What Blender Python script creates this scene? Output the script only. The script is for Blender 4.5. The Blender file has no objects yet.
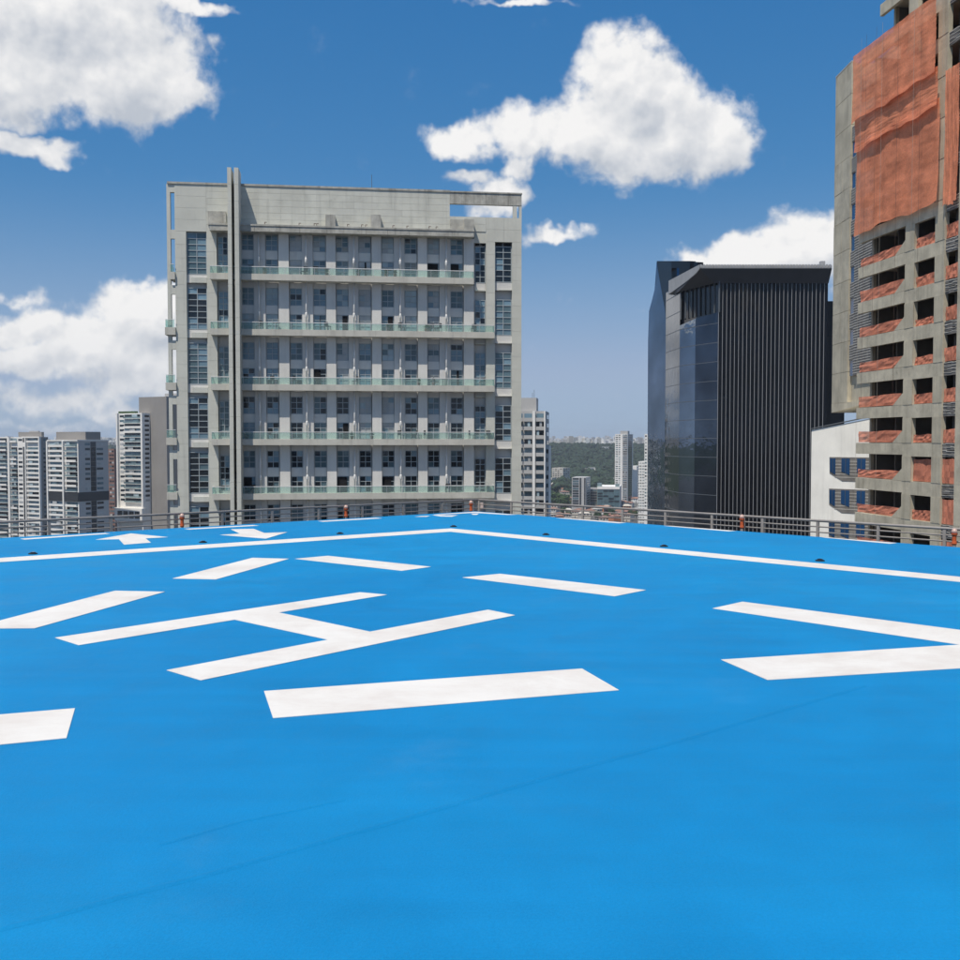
import bpy, math, random
from mathutils import Vector
R = math.radians
random.seed(7)
scene = bpy.context.scene
COL = scene.collection

# ------------------------------------------------------------------ camera
F = 1000.0; HOR = 442.0; DECK = 90.0; CZ = 91.65
PITCH = math.atan((480 - HOR) / F)
cam = bpy.data.cameras.new('camera'); camo = bpy.data.objects.new('camera', cam); COL.objects.link(camo)
camo.location = (0, 0, CZ); camo.rotation_euler = (R(90) - PITCH, 0, 0)
cam.sensor_width = 36; cam.lens = 36 * F / 960; cam.clip_start = .1; cam.clip_end = 40000
scene.camera = camo
# ------------------------------------------------------------------ sun, exposure
SUN = Vector((-.65, -1.0, 2.4)).normalized()
sl = bpy.data.lights.new('sun', 'SUN'); so = bpy.data.objects.new('sun', sl); COL.objects.link(so)
sl.energy = 4.7; sl.angle = R(.53); sl.color = (1, .93, .82)
so.location = (0, 0, 300); so.rotation_euler = (-SUN).to_track_quat('-Z', 'Y').to_euler()
vs = scene.view_settings
vs.view_transform = 'Standard'; vs.look = 'None'; vs.exposure = 0.0; vs.gamma = 1; vs.use_curve_mapping = False
SKY_STRENGTH = .10
cy = scene.cycles; cy.max_bounces = 5; cy.diffuse_bounces = 3; cy.glossy_bounces = 3; cy.transmission_bounces = 2; cy.volume_bounces = 0; cy.transparent_max_bounces = 12; cy.adaptive_threshold = .018

# ------------------------------------------------------------------ pixel rays
def ray(px, py):
    fw = Vector((0, math.cos(PITCH), -math.sin(PITCH))); up = Vector((0, math.sin(PITCH), math.cos(PITCH)))
    d = fw * F + Vector((1, 0, 0)) * (px - 480) + up * (480 - py)
    return d / d.y
def at(px, py, Y):                       # point at forward distance Y
    d = ray(px, py); return Vector((d.x * Y, Y, CZ + d.z * Y))
def gp(px, py, z=DECK):                  # point on a level plane
    d = ray(px, py); t = (z - CZ) / d.z; return Vector((d.x * t, t, z))
def zat(py, Y): return CZ + ray(480, py).z * Y

# ------------------------------------------------------------------ node helpers
class NT:
    def __init__(s, tree): s.t = tree; s.n = tree.nodes; s.l = tree.links
    def node(s, typ, **kw):
        n = s.n.new(typ)
        for k, v in kw.items(): setattr(n, k, v)
        return n
    def put(s, sock, v):
        if v is None: return
        if isinstance(v, bpy.types.NodeSocket): s.l.new(v, sock)
        else: sock.default_value = v
    def math(s, op, a, b=None, c=None, clamp=False):
        n = s.node('ShaderNodeMath', operation=op, use_clamp=clamp)
        for i, v in enumerate((a, b, c)):
            if v is not None: s.put(n.inputs[i], v)
        return n.outputs[0]
    def vmath(s, op, a, b=None, scale=None):
        n = s.node('ShaderNodeVectorMath', operation=op)
        s.put(n.inputs[0], a)
        if b is not None: s.put(n.inputs[1], b)
        if scale is not None: s.put(n.inputs['Scale'], scale)
        return n.outputs['Value'] if op in ('DOT_PRODUCT', 'LENGTH') else n.outputs[0]
    def sep(s, v):
        n = s.node('ShaderNodeSeparateXYZ'); s.put(n.inputs[0], v); return n.outputs
    def comb(s, x, y, z):
        n = s.node('ShaderNodeCombineXYZ')
        for i, v in enumerate((x, y, z)): s.put(n.inputs[i], v)
        return n.outputs[0]
    def noise(s, vec, scale, detail=4, rough=.5, dist=0.0, out=0):
        n = s.node('ShaderNodeTexNoise'); s.put(n.inputs['Vector'], vec); n.inputs['Scale'].default_value = scale
        n.inputs['Detail'].default_value = detail; n.inputs['Roughness'].default_value = rough; n.inputs['Distortion'].default_value = dist
        return n.outputs[out]
    def voro(s, vec, scale):
        n = s.node('ShaderNodeTexVoronoi', feature='F1'); s.put(n.inputs['Vector'], vec); n.inputs['Scale'].default_value = scale
        n.inputs['Detail'].default_value = 1.0; n.inputs['Roughness'].default_value = .5; n.inputs['Lacunarity'].default_value = 2.3; n.normalize = True
        return n.outputs['Distance']
    def ramp(s, v, a, b, lo=0.0, hi=1.0, smooth=True):
        n = s.node('ShaderNodeMapRange', interpolation_type='SMOOTHSTEP' if smooth else 'LINEAR', clamp=True) if smooth else s.node('ShaderNodeMapRange', clamp=True)
        s.put(n.inputs[0], v)
        for i, x in enumerate((a, b, lo, hi)): s.put(n.inputs[i + 1], x)
        return n.outputs[0]
    def mix(s, f, a, b, blend='MIX'):
        n = s.node('ShaderNodeMix', data_type='RGBA', blend_type=blend)
        s.put(n.inputs[0], f); s.put(n.inputs[6], a); s.put(n.inputs[7], b); return n.outputs[2]

# ------------------------------------------------------------------ world: sky with cumulus
world = bpy.data.worlds.new('World'); scene.world = world; world.use_nodes = True
W = NT(world.node_tree); W.n.clear()
sky = W.node('ShaderNodeTexSky', sky_type='NISHITA', sun_disc=False)
sky.sun_elevation = math.asin(SUN.z); sky.sun_rotation = math.atan2(SUN.x, SUN.y)
sky.altitude = 760; sky.air_density = .8; sky.dust_density = .5; sky.ozone_density = 3.0

# clouds: (px, py, rx, ry, weight) read off the photograph as directions, turned to azimuth / elevation
CLOUDS = [(70, 20, 120, 62, 1), (-20, 60, 120, 52, 1), (120, 68, 88, 56, 1), (30, 0, 110, 60, 1), (170, 90, 45, 32, .9),
          (38, 150, 44, 13, .75), (-5, 140, 40, 10, .6), (185, 3, 50, 9, .75), (215, 45, 14, 16, .3),
          (628, 88, 62, 56, 1), (668, 128, 92, 52, 1), (590, 128, 72, 46, .95), (530, 130, 58, 30, .85), (465, 140, 52, 18, .75), (718, 138, 46, 34, .9), (625, 160, 52, 30, .85),
          (520, 172, 22, 18, .7), (505, 196, 48, 22, .9), (470, 176, 34, 12, .6), (555, 232, 46, 11, .75),
          (810, 248, 70, 40, 1), (745, 255, 70, 26, .95), (880, 240, 80, 46, 1), (700, 258, 40, 14, .8),
          (150, 312, 70, 34, 1), (95, 345, 90, 34, .95), (20, 358, 110, 22, .85), (150, 366, 80, 40, .9), (60, 398, 130, 26, .55), (-80, 340, 90, 50, 1), (30, 330, 80, 22, .85), (10, 300, 50, 14, .5), (120, 412, 90, 16, .5), (40, 428, 90, 9, .4),
          (510, 1, 60, 6, .65), (600, 411, 16, 6, .28), (575, 300, 60, 8, .14), (615, 398, 60, 9, .1), (640, 310, 50, 7, .14)]
grp = bpy.data.node_groups.new('cloud_field', 'ShaderNodeTree')
grp.interface.new_socket('Dir', in_out='INPUT', socket_type='NodeSocketVector')
grp.interface.new_socket('H', in_out='OUTPUT', socket_type='NodeSocketFloat')
G = NT(grp); gi = G.node('NodeGroupInput'); go = G.node('NodeGroupOutput')
D = G.vmath('NORMALIZE', gi.outputs[0])
dx, dy, dz = G.sep(D)
az = G.math('ARCTAN2', dx, dy); el = G.math('ARCSINE', dz)
warp = G.noise(D, 26, 3, .6, out=1)
wx, wy, wz = G.sep(G.vmath('SUBTRACT', warp, (.5, .5, .5)))
azw = G.math('MULTIPLY_ADD', wx, .05, az); elw = G.math('MULTIPLY_ADD', wy, .04, el)
P = G.comb(azw, elw, 0)
acc = None
for (px, py, rx, ry, w) in CLOUDS:
    d = ray(px, py).normalized(); a = math.atan2(d.x, d.y); e = math.asin(d.z)
    mp = G.node('ShaderNodeMapping', vector_type='TEXTURE'); G.put(mp.inputs[0], P)
    mp.inputs['Location'].default_value = (a, e, 0); mp.inputs['Scale'].default_value = (rx * 1.25 / 1000, ry * 1.25 / 1000, 1)
    g = G.node('ShaderNodeTexGradient', gradient_type='SPHERICAL'); G.put(g.inputs[0], mp.outputs[0])
    v = G.math('MULTIPLY', g.outputs[1], w)
    acc = v if acc is None else G.math('SMOOTH_MAX', acc, v, .12)
# scattered cumulus over the rest of the sky, the same kind of cloud outside the view
inv = G.math('DIVIDE', 1.0, G.math('MAXIMUM', G.math('ADD', dz, .12), .05))
flat = G.comb(G.math('MULTIPLY', dx, inv), G.math('MULTIPLY', dy, inv), 0)
fl = G.noise(flat, 1.3, 3, .5)
rest = G.ramp(fl, .52, .74)
veil = G.math('MULTIPLY', G.ramp(G.noise(G.vmath('MULTIPLY', D, (1, 1, 3.2)), 5.5, 5, .62, .6), .52, .85), .12)
off1 = G.ramp(G.math('ABSOLUTE', az), .62, .85); off2 = G.ramp(el, .52, .75)
rest = G.math('MULTIPLY', G.math('MULTIPLY', rest, G.math('MAXIMUM', off1, off2)), .8)
rest = G.math('MULTIPLY', rest, G.ramp(dz, 0.0, .12))
acc = G.math('MAXIMUM', G.math('MAXIMUM', acc, rest), veil)
n1 = G.noise(D, 17, 7, .60, .25); n2 = G.noise(D, 60, 4, .6)
lump = G.math('SUBTRACT', .315, G.voro(G.vmath('ADD', D, G.vmath('SCALE', G.vmath('SUBTRACT', warp, (.5, .5, .5)), scale=.03)), 26))
nz0 = G.math('ADD', G.math('MULTIPLY', G.math('SUBTRACT', n1, .5), 1.15), G.math('MULTIPLY', G.math('SUBTRACT', n2, .5), .36))
nz = G.math('ADD', G.math('MULTIPLY', nz0, .85), G.math('MULTIPLY', lump, .5))
soft = G.ramp(acc, 0.0, .22)                       # noise only where a cloud is
H = G.math('ADD', acc, G.math('MULTIPLY', nz, soft))
G.put(go.inputs[0], H)

tc = W.node('ShaderNodeTexCoord'); DIR = tc.outputs['Generated']
def field(v):
    g = W.node('ShaderNodeGroup'); g.node_tree = grp; W.put(g.inputs[0], v); return g.outputs[0]
h0 = field(DIR); h2 = field(W.vmath('ADD', DIR, (-.014, 0, .032)))
def bill(v): return W.math('ADD', W.math('MULTIPLY', W.noise(v, 30, 3, .6), .5), W.math('MULTIPLY', W.voro(v, 34), -.6))
b0 = bill(DIR); b1 = bill(W.vmath('ADD', DIR, (-.004, 0, .008)))
dens = W.math('MULTIPLY', W.ramp(h0, .13, .50), .985)
lit = W.math('ADD', W.math('MULTIPLY', W.math('SUBTRACT', b0, b1), 1.5), W.math('MULTIPLY', W.math('SUBTRACT', h0, h2), 1.05))
lit = W.math('SUBTRACT', lit, W.math('MULTIPLY', W.ramp(h0, .45, 1.1, smooth=False), .26))
lit = W.ramp(W.math('ADD', lit, .60), .0, 1.0, smooth=False)
ccol = W.mix(lit, (5.2, 5.6, 6.25, 1), (9.4, 9.3, 9.2, 1))
hz = W.ramp(W.sep(DIR)[2], .0, .16)
ccol = W.mix(W.math('MULTIPLY', W.math('SUBTRACT', 1.0, hz), .35), ccol, (6.3, 6.7, 7.3, 1))
sr = W.node('ShaderNodeSeparateColor'); W.put(sr.inputs[0], sky.outputs[0]); chan = []
for i, (k, p) in enumerate(((1.36, 1.5), (.61, .66), (.68, .36))):      # colour response of the camera for the blue of the sky
    chan.append(W.math('MULTIPLY', W.math('POWER', W.math('MULTIPLY', sr.outputs[i], .1), p), k * 10))
chan[0] = W.math('SMOOTH_MIN', chan[0], 3.2, 1.0); chan[1] = W.math('SMOOTH_MIN', chan[1], 4.5, .5)
cc = W.node('ShaderNodeCombineColor')
for i in range(3): W.put(cc.inputs[i], chan[i])
pale = W.math('MULTIPLY', W.ramp(W.sep(DIR)[2], .26, .02), .55)          # milky air low in the sky, all round
skyc = W.mix(dens, W.mix(pale, cc.outputs[0], (3.7, 4.72, 6.3, 1)), ccol)
bg = W.node('ShaderNodeBackground'); W.put(bg.inputs[0], skyc); bg.inputs[1].default_value = SKY_STRENGTH
world.cycles.sampling_method = 'MANUAL'; world.cycles.sample_map_resolution = 256
wo = W.node('ShaderNodeOutputWorld'); W.l.new(bg.outputs[0], wo.inputs[0])

# ------------------------------------------------------------------ materials
def newmat(name):
    m = bpy.data.materials.new(name); m.use_nodes = True
    T = NT(m.node_tree); b = T.n['Principled BSDF']; return m, T, b
def pbr(name, col, rough=.75, var=.12, scale=.6, streak=0.0, bump=0.0, bscale=30, spec=.4, metal=0.0, spots=0.0):
    m, T, b = newmat(name)
    pos = T.node('ShaderNodeNewGeometry').outputs['Position']
    n = T.noise(pos, scale, 6, .6)
    f = T.ramp(n, .3, .7, 1 - var, 1 + var, smooth=False)
    c = T.vmath('SCALE', tuple(col), scale=f)
    if streak:
        sx, sy, sz = T.sep(pos)
        sv = T.comb(sx, sy, T.math('MULTIPLY', sz, .07))
        s1 = T.noise(sv, 1.6, 6, .65)
        k = T.ramp(s1, .48, .78, 1.0, 1 - streak)
        c = T.vmath('SCALE', c, scale=k)
    if spots:
        s2 = T.noise(pos, 2.2, 8, .75)
        c = T.vmath('SCALE', c, scale=T.ramp(s2, .58, .72, 1.0, 1 - spots))
    T.put(b.inputs['Base Color'], c)
    b.inputs['Roughness'].default_value = rough; b.inputs['Specular IOR Level'].default_value = spec; b.inputs['Metallic'].default_value = metal
    if bump:
        bn = T.node('ShaderNodeBump'); bn.inputs['Strength'].default_value = bump; bn.inputs['Distance'].default_value = .02
        T.put(bn.inputs['Height'], T.noise(pos, bscale, 5, .6)); T.put(b.inputs['Normal'], bn.outputs[0])
    return m
def glass(name, col, rough=.04, spec=.5, var=.3, wav=.02, scale=.25):
    m, T, b = newmat(name)
    pos = T.node('ShaderNodeNewGeometry').outputs['Position']
    c = T.vmath('SCALE', tuple(col), scale=T.ramp(T.noise(pos, scale, 3, .5), .3, .7, 1 - var, 1 + var, smooth=False))
    T.put(b.inputs['Base Color'], c); b.inputs['Roughness'].default_value = rough; b.inputs['Specular IOR Level'].default_value = spec
    if wav:
        bn = T.node('ShaderNodeBump'); bn.inputs['Strength'].default_value = wav; bn.inputs['Distance'].default_value = .2
        T.put(bn.inputs['Height'], T.noise(pos, .5, 2, .5)); T.put(b.inputs['Normal'], bn.outputs[0])
    return m
def clear_glass(name, tint, fac):
    m = bpy.data.materials.new(name); m.use_nodes = True; T = NT(m.node_tree); T.n.clear()
    tr = T.node('ShaderNodeBsdfTransparent'); tr.inputs[0].default_value = (*tint, 1)
    p = T.node('ShaderNodeBsdfPrincipled'); p.inputs['Base Color'].default_value = (tint[0] * .55, tint[1] * .6, tint[2] * .6, 1); p.inputs['Roughness'].default_value = .05
    mx = T.node('ShaderNodeMixShader'); mx.inputs[0].default_value = fac
    T.l.new(tr.outputs[0], mx.inputs[1]); T.l.new(p.outputs[0], mx.inputs[2])
    o = T.node('ShaderNodeOutputMaterial'); T.l.new(mx.outputs[0], o.inputs[0]); return m
def net_mat(name, col, fac):
    m = bpy.data.materials.new(name); m.use_nodes = True; T = NT(m.node_tree); T.n.clear()
    pos = T.node('ShaderNodeNewGeometry').outputs['Position']
    n = T.noise(pos, .8, 6, .6); c = T.vmath('SCALE', tuple(col), scale=T.ramp(n, .3, .7, .78, 1.15, smooth=False))
    tr = T.node('ShaderNodeBsdfTransparent')
    df = T.node('ShaderNodeBsdfDiffuse'); T.put(df.inputs[0], c); tl = T.node('ShaderNodeBsdfTranslucent'); T.put(tl.inputs[0], c)
    a = T.node('ShaderNodeMixShader'); a.inputs[0].default_value = .3; T.l.new(df.outputs[0], a.inputs[1]); T.l.new(tl.outputs[0], a.inputs[2])
    mx = T.node('ShaderNodeMixShader'); T.put(mx.inputs[0], T.ramp(T.noise(pos, 9, 4, .6), .3, .7, fac - .14, fac + .1, smooth=False))
    T.l.new(tr.outputs[0], mx.inputs[1]); T.l.new(a.outputs[0], mx.inputs[2])
    o = T.node('ShaderNodeOutputMaterial'); T.l.new(mx.outputs[0], o.inputs[0]); return m

def deck_material(dark=1.0):
    m, T, b = newmat('blue_deck_coating')
    pos = T.node('ShaderNodeNewGeometry').outputs['Position']
    big = T.noise(pos, .16, 6, .6, .5); mid = T.noise(pos, 1.3, 8, .68, .3); fine = T.noise(pos, 75, 5, .7); grit = T.noise(pos, 210, 2, .5)
    c = T.mix(T.ramp(big, .3, .7), (.0022 * dark, .186 * dark, .435 * dark, 1), (.0045 * dark, .222 * dark, .482 * dark, 1))
    c = T.vmath('SCALE', c, scale=T.ramp(mid, .25, .75, .90, 1.09, smooth=False))
    c = T.vmath('SCALE', c, scale=T.ramp(fine, .3, .7, .91, 1.09, smooth=False))
    c = T.vmath('SCALE', c, scale=T.ramp(grit, .28, .36, .80, 1.0, smooth=False))
    mp = T.node('ShaderNodeMapping'); T.put(mp.inputs[0], pos); mp.inputs['Rotation'].default_value = (0, 0, R(-39)); mp.inputs['Scale'].default_value = (.35, 4.2, 1)
    roll = T.noise(mp.outputs[0], 1.0, 6, .6, .2)                       # strokes of the roller
    c = T.vmath('SCALE', c, scale=T.ramp(roll, .3, .7, .955, 1.045, smooth=False))
    mp2 = T.node('ShaderNodeMapping'); T.put(mp2.inputs[0], pos); mp2.inputs['Rotation'].default_value = (0, 0, R(48)); mp2.inputs['Scale'].default_value = (.5, 7, 1)
    scuff = T.math('MULTIPLY', T.ramp(T.noise(mp2.outputs[0], 1.3, 7, .72, .8), .60, .80), T.ramp(T.noise(pos, .35, 3, .5), .45, .65))
    c = T.mix(T.math('MULTIPLY', scuff, .22), c, (.02, .12, .26, 1))
    dust = T.math('MULTIPLY', T.ramp(T.noise(pos, .7, 8, .72), .55, .80), .16)
    c = T.mix(dust, c, (.13, .26, .40, 1))
    T.put(b.inputs['Base Color'], c)
    T.put(b.inputs['Roughness'], T.ramp(mid, .3, .7, .48, .68, smooth=False)); b.inputs['Specular IOR Level'].default_value = .2
    bn = T.node('ShaderNodeBump'); bn.inputs['Strength'].default_value = .35; bn.inputs['Distance'].default_value = .006
    h = T.math('ADD', T.noise(pos, 110, 4, .65), T.math('MULTIPLY', T.noise(pos, 2.2, 5, .5), 7.0))
    T.put(bn.inputs['Height'], h); T.put(b.inputs['Normal'], bn.outputs[0])
    return m
def paint_material():
    m, T, b = newmat('white_road_paint')
    pos = T.node('ShaderNodeNewGeometry').outputs['Position']
    c = T.mix(T.ramp(T.noise(pos, 1.2, 7, .7, .4), .35, .72), (.70, .68, .64, 1), (.60, .555, .51, 1))
    mp2 = T.node('ShaderNodeMapping'); T.put(mp2.inputs[0], pos); mp2.inputs['Rotation'].default_value = (0, 0, R(60)); mp2.inputs['Scale'].default_value = (.8, 6, 1)
    wear = T.noise(mp2.outputs[0], 2.0, 9, .75, .9)
    c = T.mix(T.ramp(wear, .56, .76, 0, .5), c, (.47, .42, .385, 1))
    chip = T.ramp(T.noise(pos, 38, 6, .75), .715, .745, 0, .85)
    c = T.mix(chip, c, (.02, .20, .44, 1))
    T.put(b.inputs['Base Color'], c); b.inputs['Roughness'].default_value = .62; b.inputs['Specular IOR Level'].default_value = .3
    bn = T.node('ShaderNodeBump'); bn.inputs['Strength'].default_value = .3; bn.inputs['Distance'].default_value = .005
    T.put(bn.inputs['Height'], T.noise(pos, 90, 4, .65)); T.put(b.inputs['Normal'], bn.outputs[0])
    return m

M = dict(
    deck=deck_material(), paint=paint_material(),
    seam=deck_material(.955),  # seam: deck colour darkened for dirt and for the ridge's weak shading
    asphalt=pbr('city_ground', (.09, .088, .08), .9, .5, .01), concrete_dark=pbr('walkway_concrete', (.22, .22, .21), .85, .2, 1.0),
    steel=pbr('galvanised_rail', (.34, .305, .27), .5, .15, 3.0, metal=.1), black=pbr('black_casting', (.012, .012, .014), .5, .1, 3),
    orange_paint=pbr('orange_lamp_body', (.50, .10, .03), .55, .12, 9), lamp_glass=pbr('pink_lamp_globe', (.50, .33, .27), .3, .05, 4, spec=.6),
    sign_white=pbr('pale_sign', (.62, .50, .46), .6, .1, 6),
    wall=pbr('beige_render', (.545, .545, .49), .85, .09, .35, streak=.16, bump=.15, bscale=6, spots=.12),
    wall2=pbr('weathered_beige_panel', (.55, .55, .49), .85, .12, .5, streak=.26, bump=.15, bscale=6, spots=.22),
    stain=pbr('stained_cornice', (.40, .39, .35), .9, .25, 1.4, streak=.5, bump=.2, bscale=6, spots=.5),
    panelgrey=pbr('grey_infill', (.60, .59, .57), .85, .08, .4, streak=.1),
    pier=pbr('pale_pier', (.66, .645, .61), .85, .07, .4, streak=.1),
    slab=pbr('balcony_slab_render', (.52, .505, .45), .85, .1, .6, streak=.25), white=pbr('white_metal', (.66, .66, .65), .5, .06, 1),
    frame=pbr('grey_aluminium', (.36, .40, .42), .4, .05, 2), frame_dark=pbr('dark_aluminium', (.10, .11, .12), .4, .05, 2),
    tinted=clear_glass('green_balustrade_glass', (.80, .92, .90), .17),
    g0=glass('window_glass_teal', (.09, .145, .17)), g1=glass('window_glass_dark', (.012, .018, .025)), g2=glass('window_glass_curtain', (.31, .39, .42)),
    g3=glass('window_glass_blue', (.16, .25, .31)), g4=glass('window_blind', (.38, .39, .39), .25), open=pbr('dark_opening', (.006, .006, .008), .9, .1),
    raw=pbr('raw_concrete', (.47, .425, .325), .92, .2, .55, streak=.3, bump=.35, bscale=7, spots=.3),
    raw2=pbr('board_marked_concrete', (.49, .445, .345), .92, .22, .8, streak=.32, bump=.35, bscale=7, spots=.35),
    inner=pbr('shaded_interior', (.13, .125, .115), .95, .25, .5), block=pbr('grey_block', (.17, .16, .15), .95, .25, 2), mortar=pbr('pale_mortar', (.46, .44, .40), .95, .2, 2),  # inner: the shade of the rooms is put into a darker concrete colour
    net=net_mat('orange_debris_net', (.93, .345, .20), .86), net2=net_mat('orange_guard_mesh', (.84, .32, .21), .9),
    blue=glass('blue_film_window', (.010, .055, .15), .12, .5), rope=pbr('pale_rope', (.36, .33, .29), .8, .1, 3), ropedark=pbr('dark_rope', (.10, .06, .05), .8, .1, 3),
    whitewall=pbr('white_primer', (.84, .82, .76), .85, .08, .4, streak=.14), tower_glass=glass('black_curtain_wall', (.003, .004, .007), .03, .2, .4, .012, .1),
    tower_left=glass('smoky_curtain_wall', (.005, .007, .012), .02, .5, .4, .03, .1),
    mirror2=glass('smoky_mirror_glass', (.075, .09, .115), .02, .5, .4, .12, .1),
    mirror=glass('blue_mirror_glass', (.20, .235, .285), .02, .5, .25, .10, .1),
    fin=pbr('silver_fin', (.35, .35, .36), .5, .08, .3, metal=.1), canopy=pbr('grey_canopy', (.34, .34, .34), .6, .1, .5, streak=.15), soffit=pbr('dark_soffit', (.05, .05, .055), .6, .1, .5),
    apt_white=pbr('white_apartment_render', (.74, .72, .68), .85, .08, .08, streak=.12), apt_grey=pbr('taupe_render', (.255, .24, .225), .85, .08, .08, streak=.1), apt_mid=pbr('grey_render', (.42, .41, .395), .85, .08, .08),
    apt_teal=glass('teal_balcony_glass', (.20, .27, .28), .15), brickred=pbr('brick_red_render', (.22, .125, .10), .9, .2, .3), terracotta=pbr('terracotta_tile', (.24, .135, .10), .9, .45, .25), cream=pbr('cream_render', (.50, .46, .40), .9, .12, .1),
    office=glass('green_office_glass', (.12, .21, .22), .1), fibre=pbr('fibre_cement_roof', (.36, .35, .33), .9, .3, .2), orange_wall=pbr('orange_block_wall', (.40, .16, .08), .9, .2, .3),
    foliage=pbr('far_foliage', (.021, .038, .020), .9, .8, .07, bump=0), foliage2=pbr('tree_leaves', (.050, .090, .030), .9, .5, .5), bark=pbr('bark', (.10, .075, .05), .9, .2, 2),
    hill=pbr('wooded_ground', (.045, .065, .030), .95, .4, .02), chair=pbr('dark_plastic', (.03, .032, .035), .5, .1), pot=pbr('clay_pot', (.22, .11, .07), .8, .1),
)

M['mirror2'].node_tree.nodes['Principled BSDF'].inputs['Metallic'].default_value = 1.0
M['mirror'].node_tree.nodes['Principled BSDF'].inputs['Metallic'].default_value = 1.0
# ------------------------------------------------------------------ mesh helpers
class MB:
    def __init__(s): s.v = []; s.f = []; s.m = []
    def add(s, vs, fs, m=0):
        o = len(s.v); s.v += [tuple(v) for v in vs]
        for f in fs: s.f.append(tuple(i + o for i in f)); s.m.append(m)
        return s
    def box(s, x0, x1, y0, y1, z0, z1, m=0):
        x0, x1 = min(x0, x1), max(x0, x1); y0, y1 = min(y0, y1), max(y0, y1); z0, z1 = min(z0, z1), max(z0, z1)
        return s.add([(x0, y0, z0), (x1, y0, z0), (x1, y1, z0), (x0, y1, z0), (x0, y0, z1), (x1, y0, z1), (x1, y1, z1), (x0, y1, z1)],
                     [(0, 3, 2, 1), (4, 5, 6, 7), (0, 1, 5, 4), (1, 2, 6, 5), (2, 3, 7, 6), (3, 0, 4, 7)], m)
    def prism(s, poly, z0, z1, m=0):          # plan polygon, z0/z1 may be lists
        a = sum(poly[i][0] * poly[(i + 1) % len(poly)][1] - poly[(i + 1) % len(poly)][0] * poly[i][1] for i in range(len(poly)))
        poly = list(poly) if a > 0 else list(poly)[::-1]; n = len(poly)
        return s.add([(p[0], p[1], z0) for p in poly] + [(p[0], p[1], z1) for p in poly],
                     [tuple(range(n))[::-1], tuple(range(n, 2 * n))] + [(i, (i + 1) % n, (i + 1) % n + n, i + n) for i in range(n)], m)
    def xz(s, poly, y0, y1, m=0):             # outline in x,z pushed from y0 to y1
        a = sum(poly[i][0] * poly[(i + 1) % len(poly)][1] - poly[(i + 1) % len(poly)][0] * poly[i][1] for i in range(len(poly)))
        poly = list(poly) if a > 0 else list(poly)[::-1]; n = len(poly)
        return s.add([(p[0], y0, p[1]) for p in poly] + [(p[0], y1, p[1]) for p in poly],
                     [tuple(range(n)), tuple(range(n, 2 * n))[::-1]] + [((i + 1) % n, i, i + n, (i + 1) % n + n) for i in range(n)], m)
    def tube(s, a, b, r, n=8, m=0, r2=None):
        a, b = Vector(a), Vector(b); d = (b - a).normalized(); r2 = r if r2 is None else r2
        p = d.cross(Vector((0, 0, 1)) if abs(d.z) < .9 else Vector((1, 0, 0))).normalized(); q = d.cross(p)
        vs = []
        for c, rr in ((a, r), (b, r2)):
            vs += [c + (p * math.cos(2 * math.pi * i / n) + q * math.sin(2 * math.pi * i / n)) * rr for i in range(n)]
        return s.add(vs, [tuple(range(n)), tuple(range(n, 2 * n))[::-1]] + [((i + 1) % n, i, i + n, (i + 1) % n + n) for i in range(n)], m)
    def lathe(s, prof, n=16, o=(0, 0, 0), m=0):
        k = len(prof)
        vs = [(o[0] + r * math.cos(2 * math.pi * i / n), o[1] + r * math.sin(2 * math.pi * i / n), o[2] + z) for (r, z) in prof for i in range(n)]
        fs = [(j * n + i, j * n + (i + 1) % n, (j + 1) * n + (i + 1) % n, (j + 1) * n + i) for j in range(k - 1) for i in range(n)]
        return s.add(vs, fs + [tuple(range(n))[::-1], tuple(range((k - 1) * n, k * n))], m)
    def mesh(s, name, mats):
        me = bpy.data.meshes.new(name); me.from_pydata(s.v, [], s.f)
        for x in (mats if isinstance(mats, (list, tuple)) else [mats]): me.materials.append(M[x])
        if any(s.m): me.polygons.foreach_set('material_index', s.m)
        me.update(); return me
    def build(s, name, mats, parent=None, smooth=False):
        me = s.mesh(name, mats)
        if smooth: me.polygons.foreach_set('use_smooth', [True] * len(me.polygons))
        return link(name, me, parent)
def link(name, me, parent=None, loc=(0, 0, 0)):
    o = bpy.data.objects.new(name, me); COL.objects.link(o); o.location = loc
    if parent is not None: o.parent = parent
    return o
def tag(o, label=None, cat=None, group=None, kind=None):
    if label: o['label'] = label
    if cat: o['category'] = cat
    if group: o['group'] = group
    if kind: o['kind'] = kind
    return o
def empty(name, loc, rz, label, cat, group=None):
    o = bpy.data.objects.new(name, None); COL.objects.link(o); o.location = loc; o.rotation_euler = (0, 0, rz); o.empty_display_size = .5
    return tag(o, label, cat, group)
CACHE = {}
def bx(name, x0, x1, y0, y1, z0, z1, mat, parent=None):       # box object; alike boxes share a mesh
    dx, dy, dz = round(abs(x1 - x0), 3), round(abs(y1 - y0), 3), round(abs(z1 - z0), 3); key = (name, dx, dy, dz, mat)
    if key not in CACHE: CACHE[key] = MB().box(-dx / 2, dx / 2, -dy / 2, dy / 2, -dz / 2, dz / 2).mesh(name, mat)
    return link(name, CACHE[key], parent, ((x0 + x1) / 2, (y0 + y1) / 2, (z0 + z1) / 2))
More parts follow.
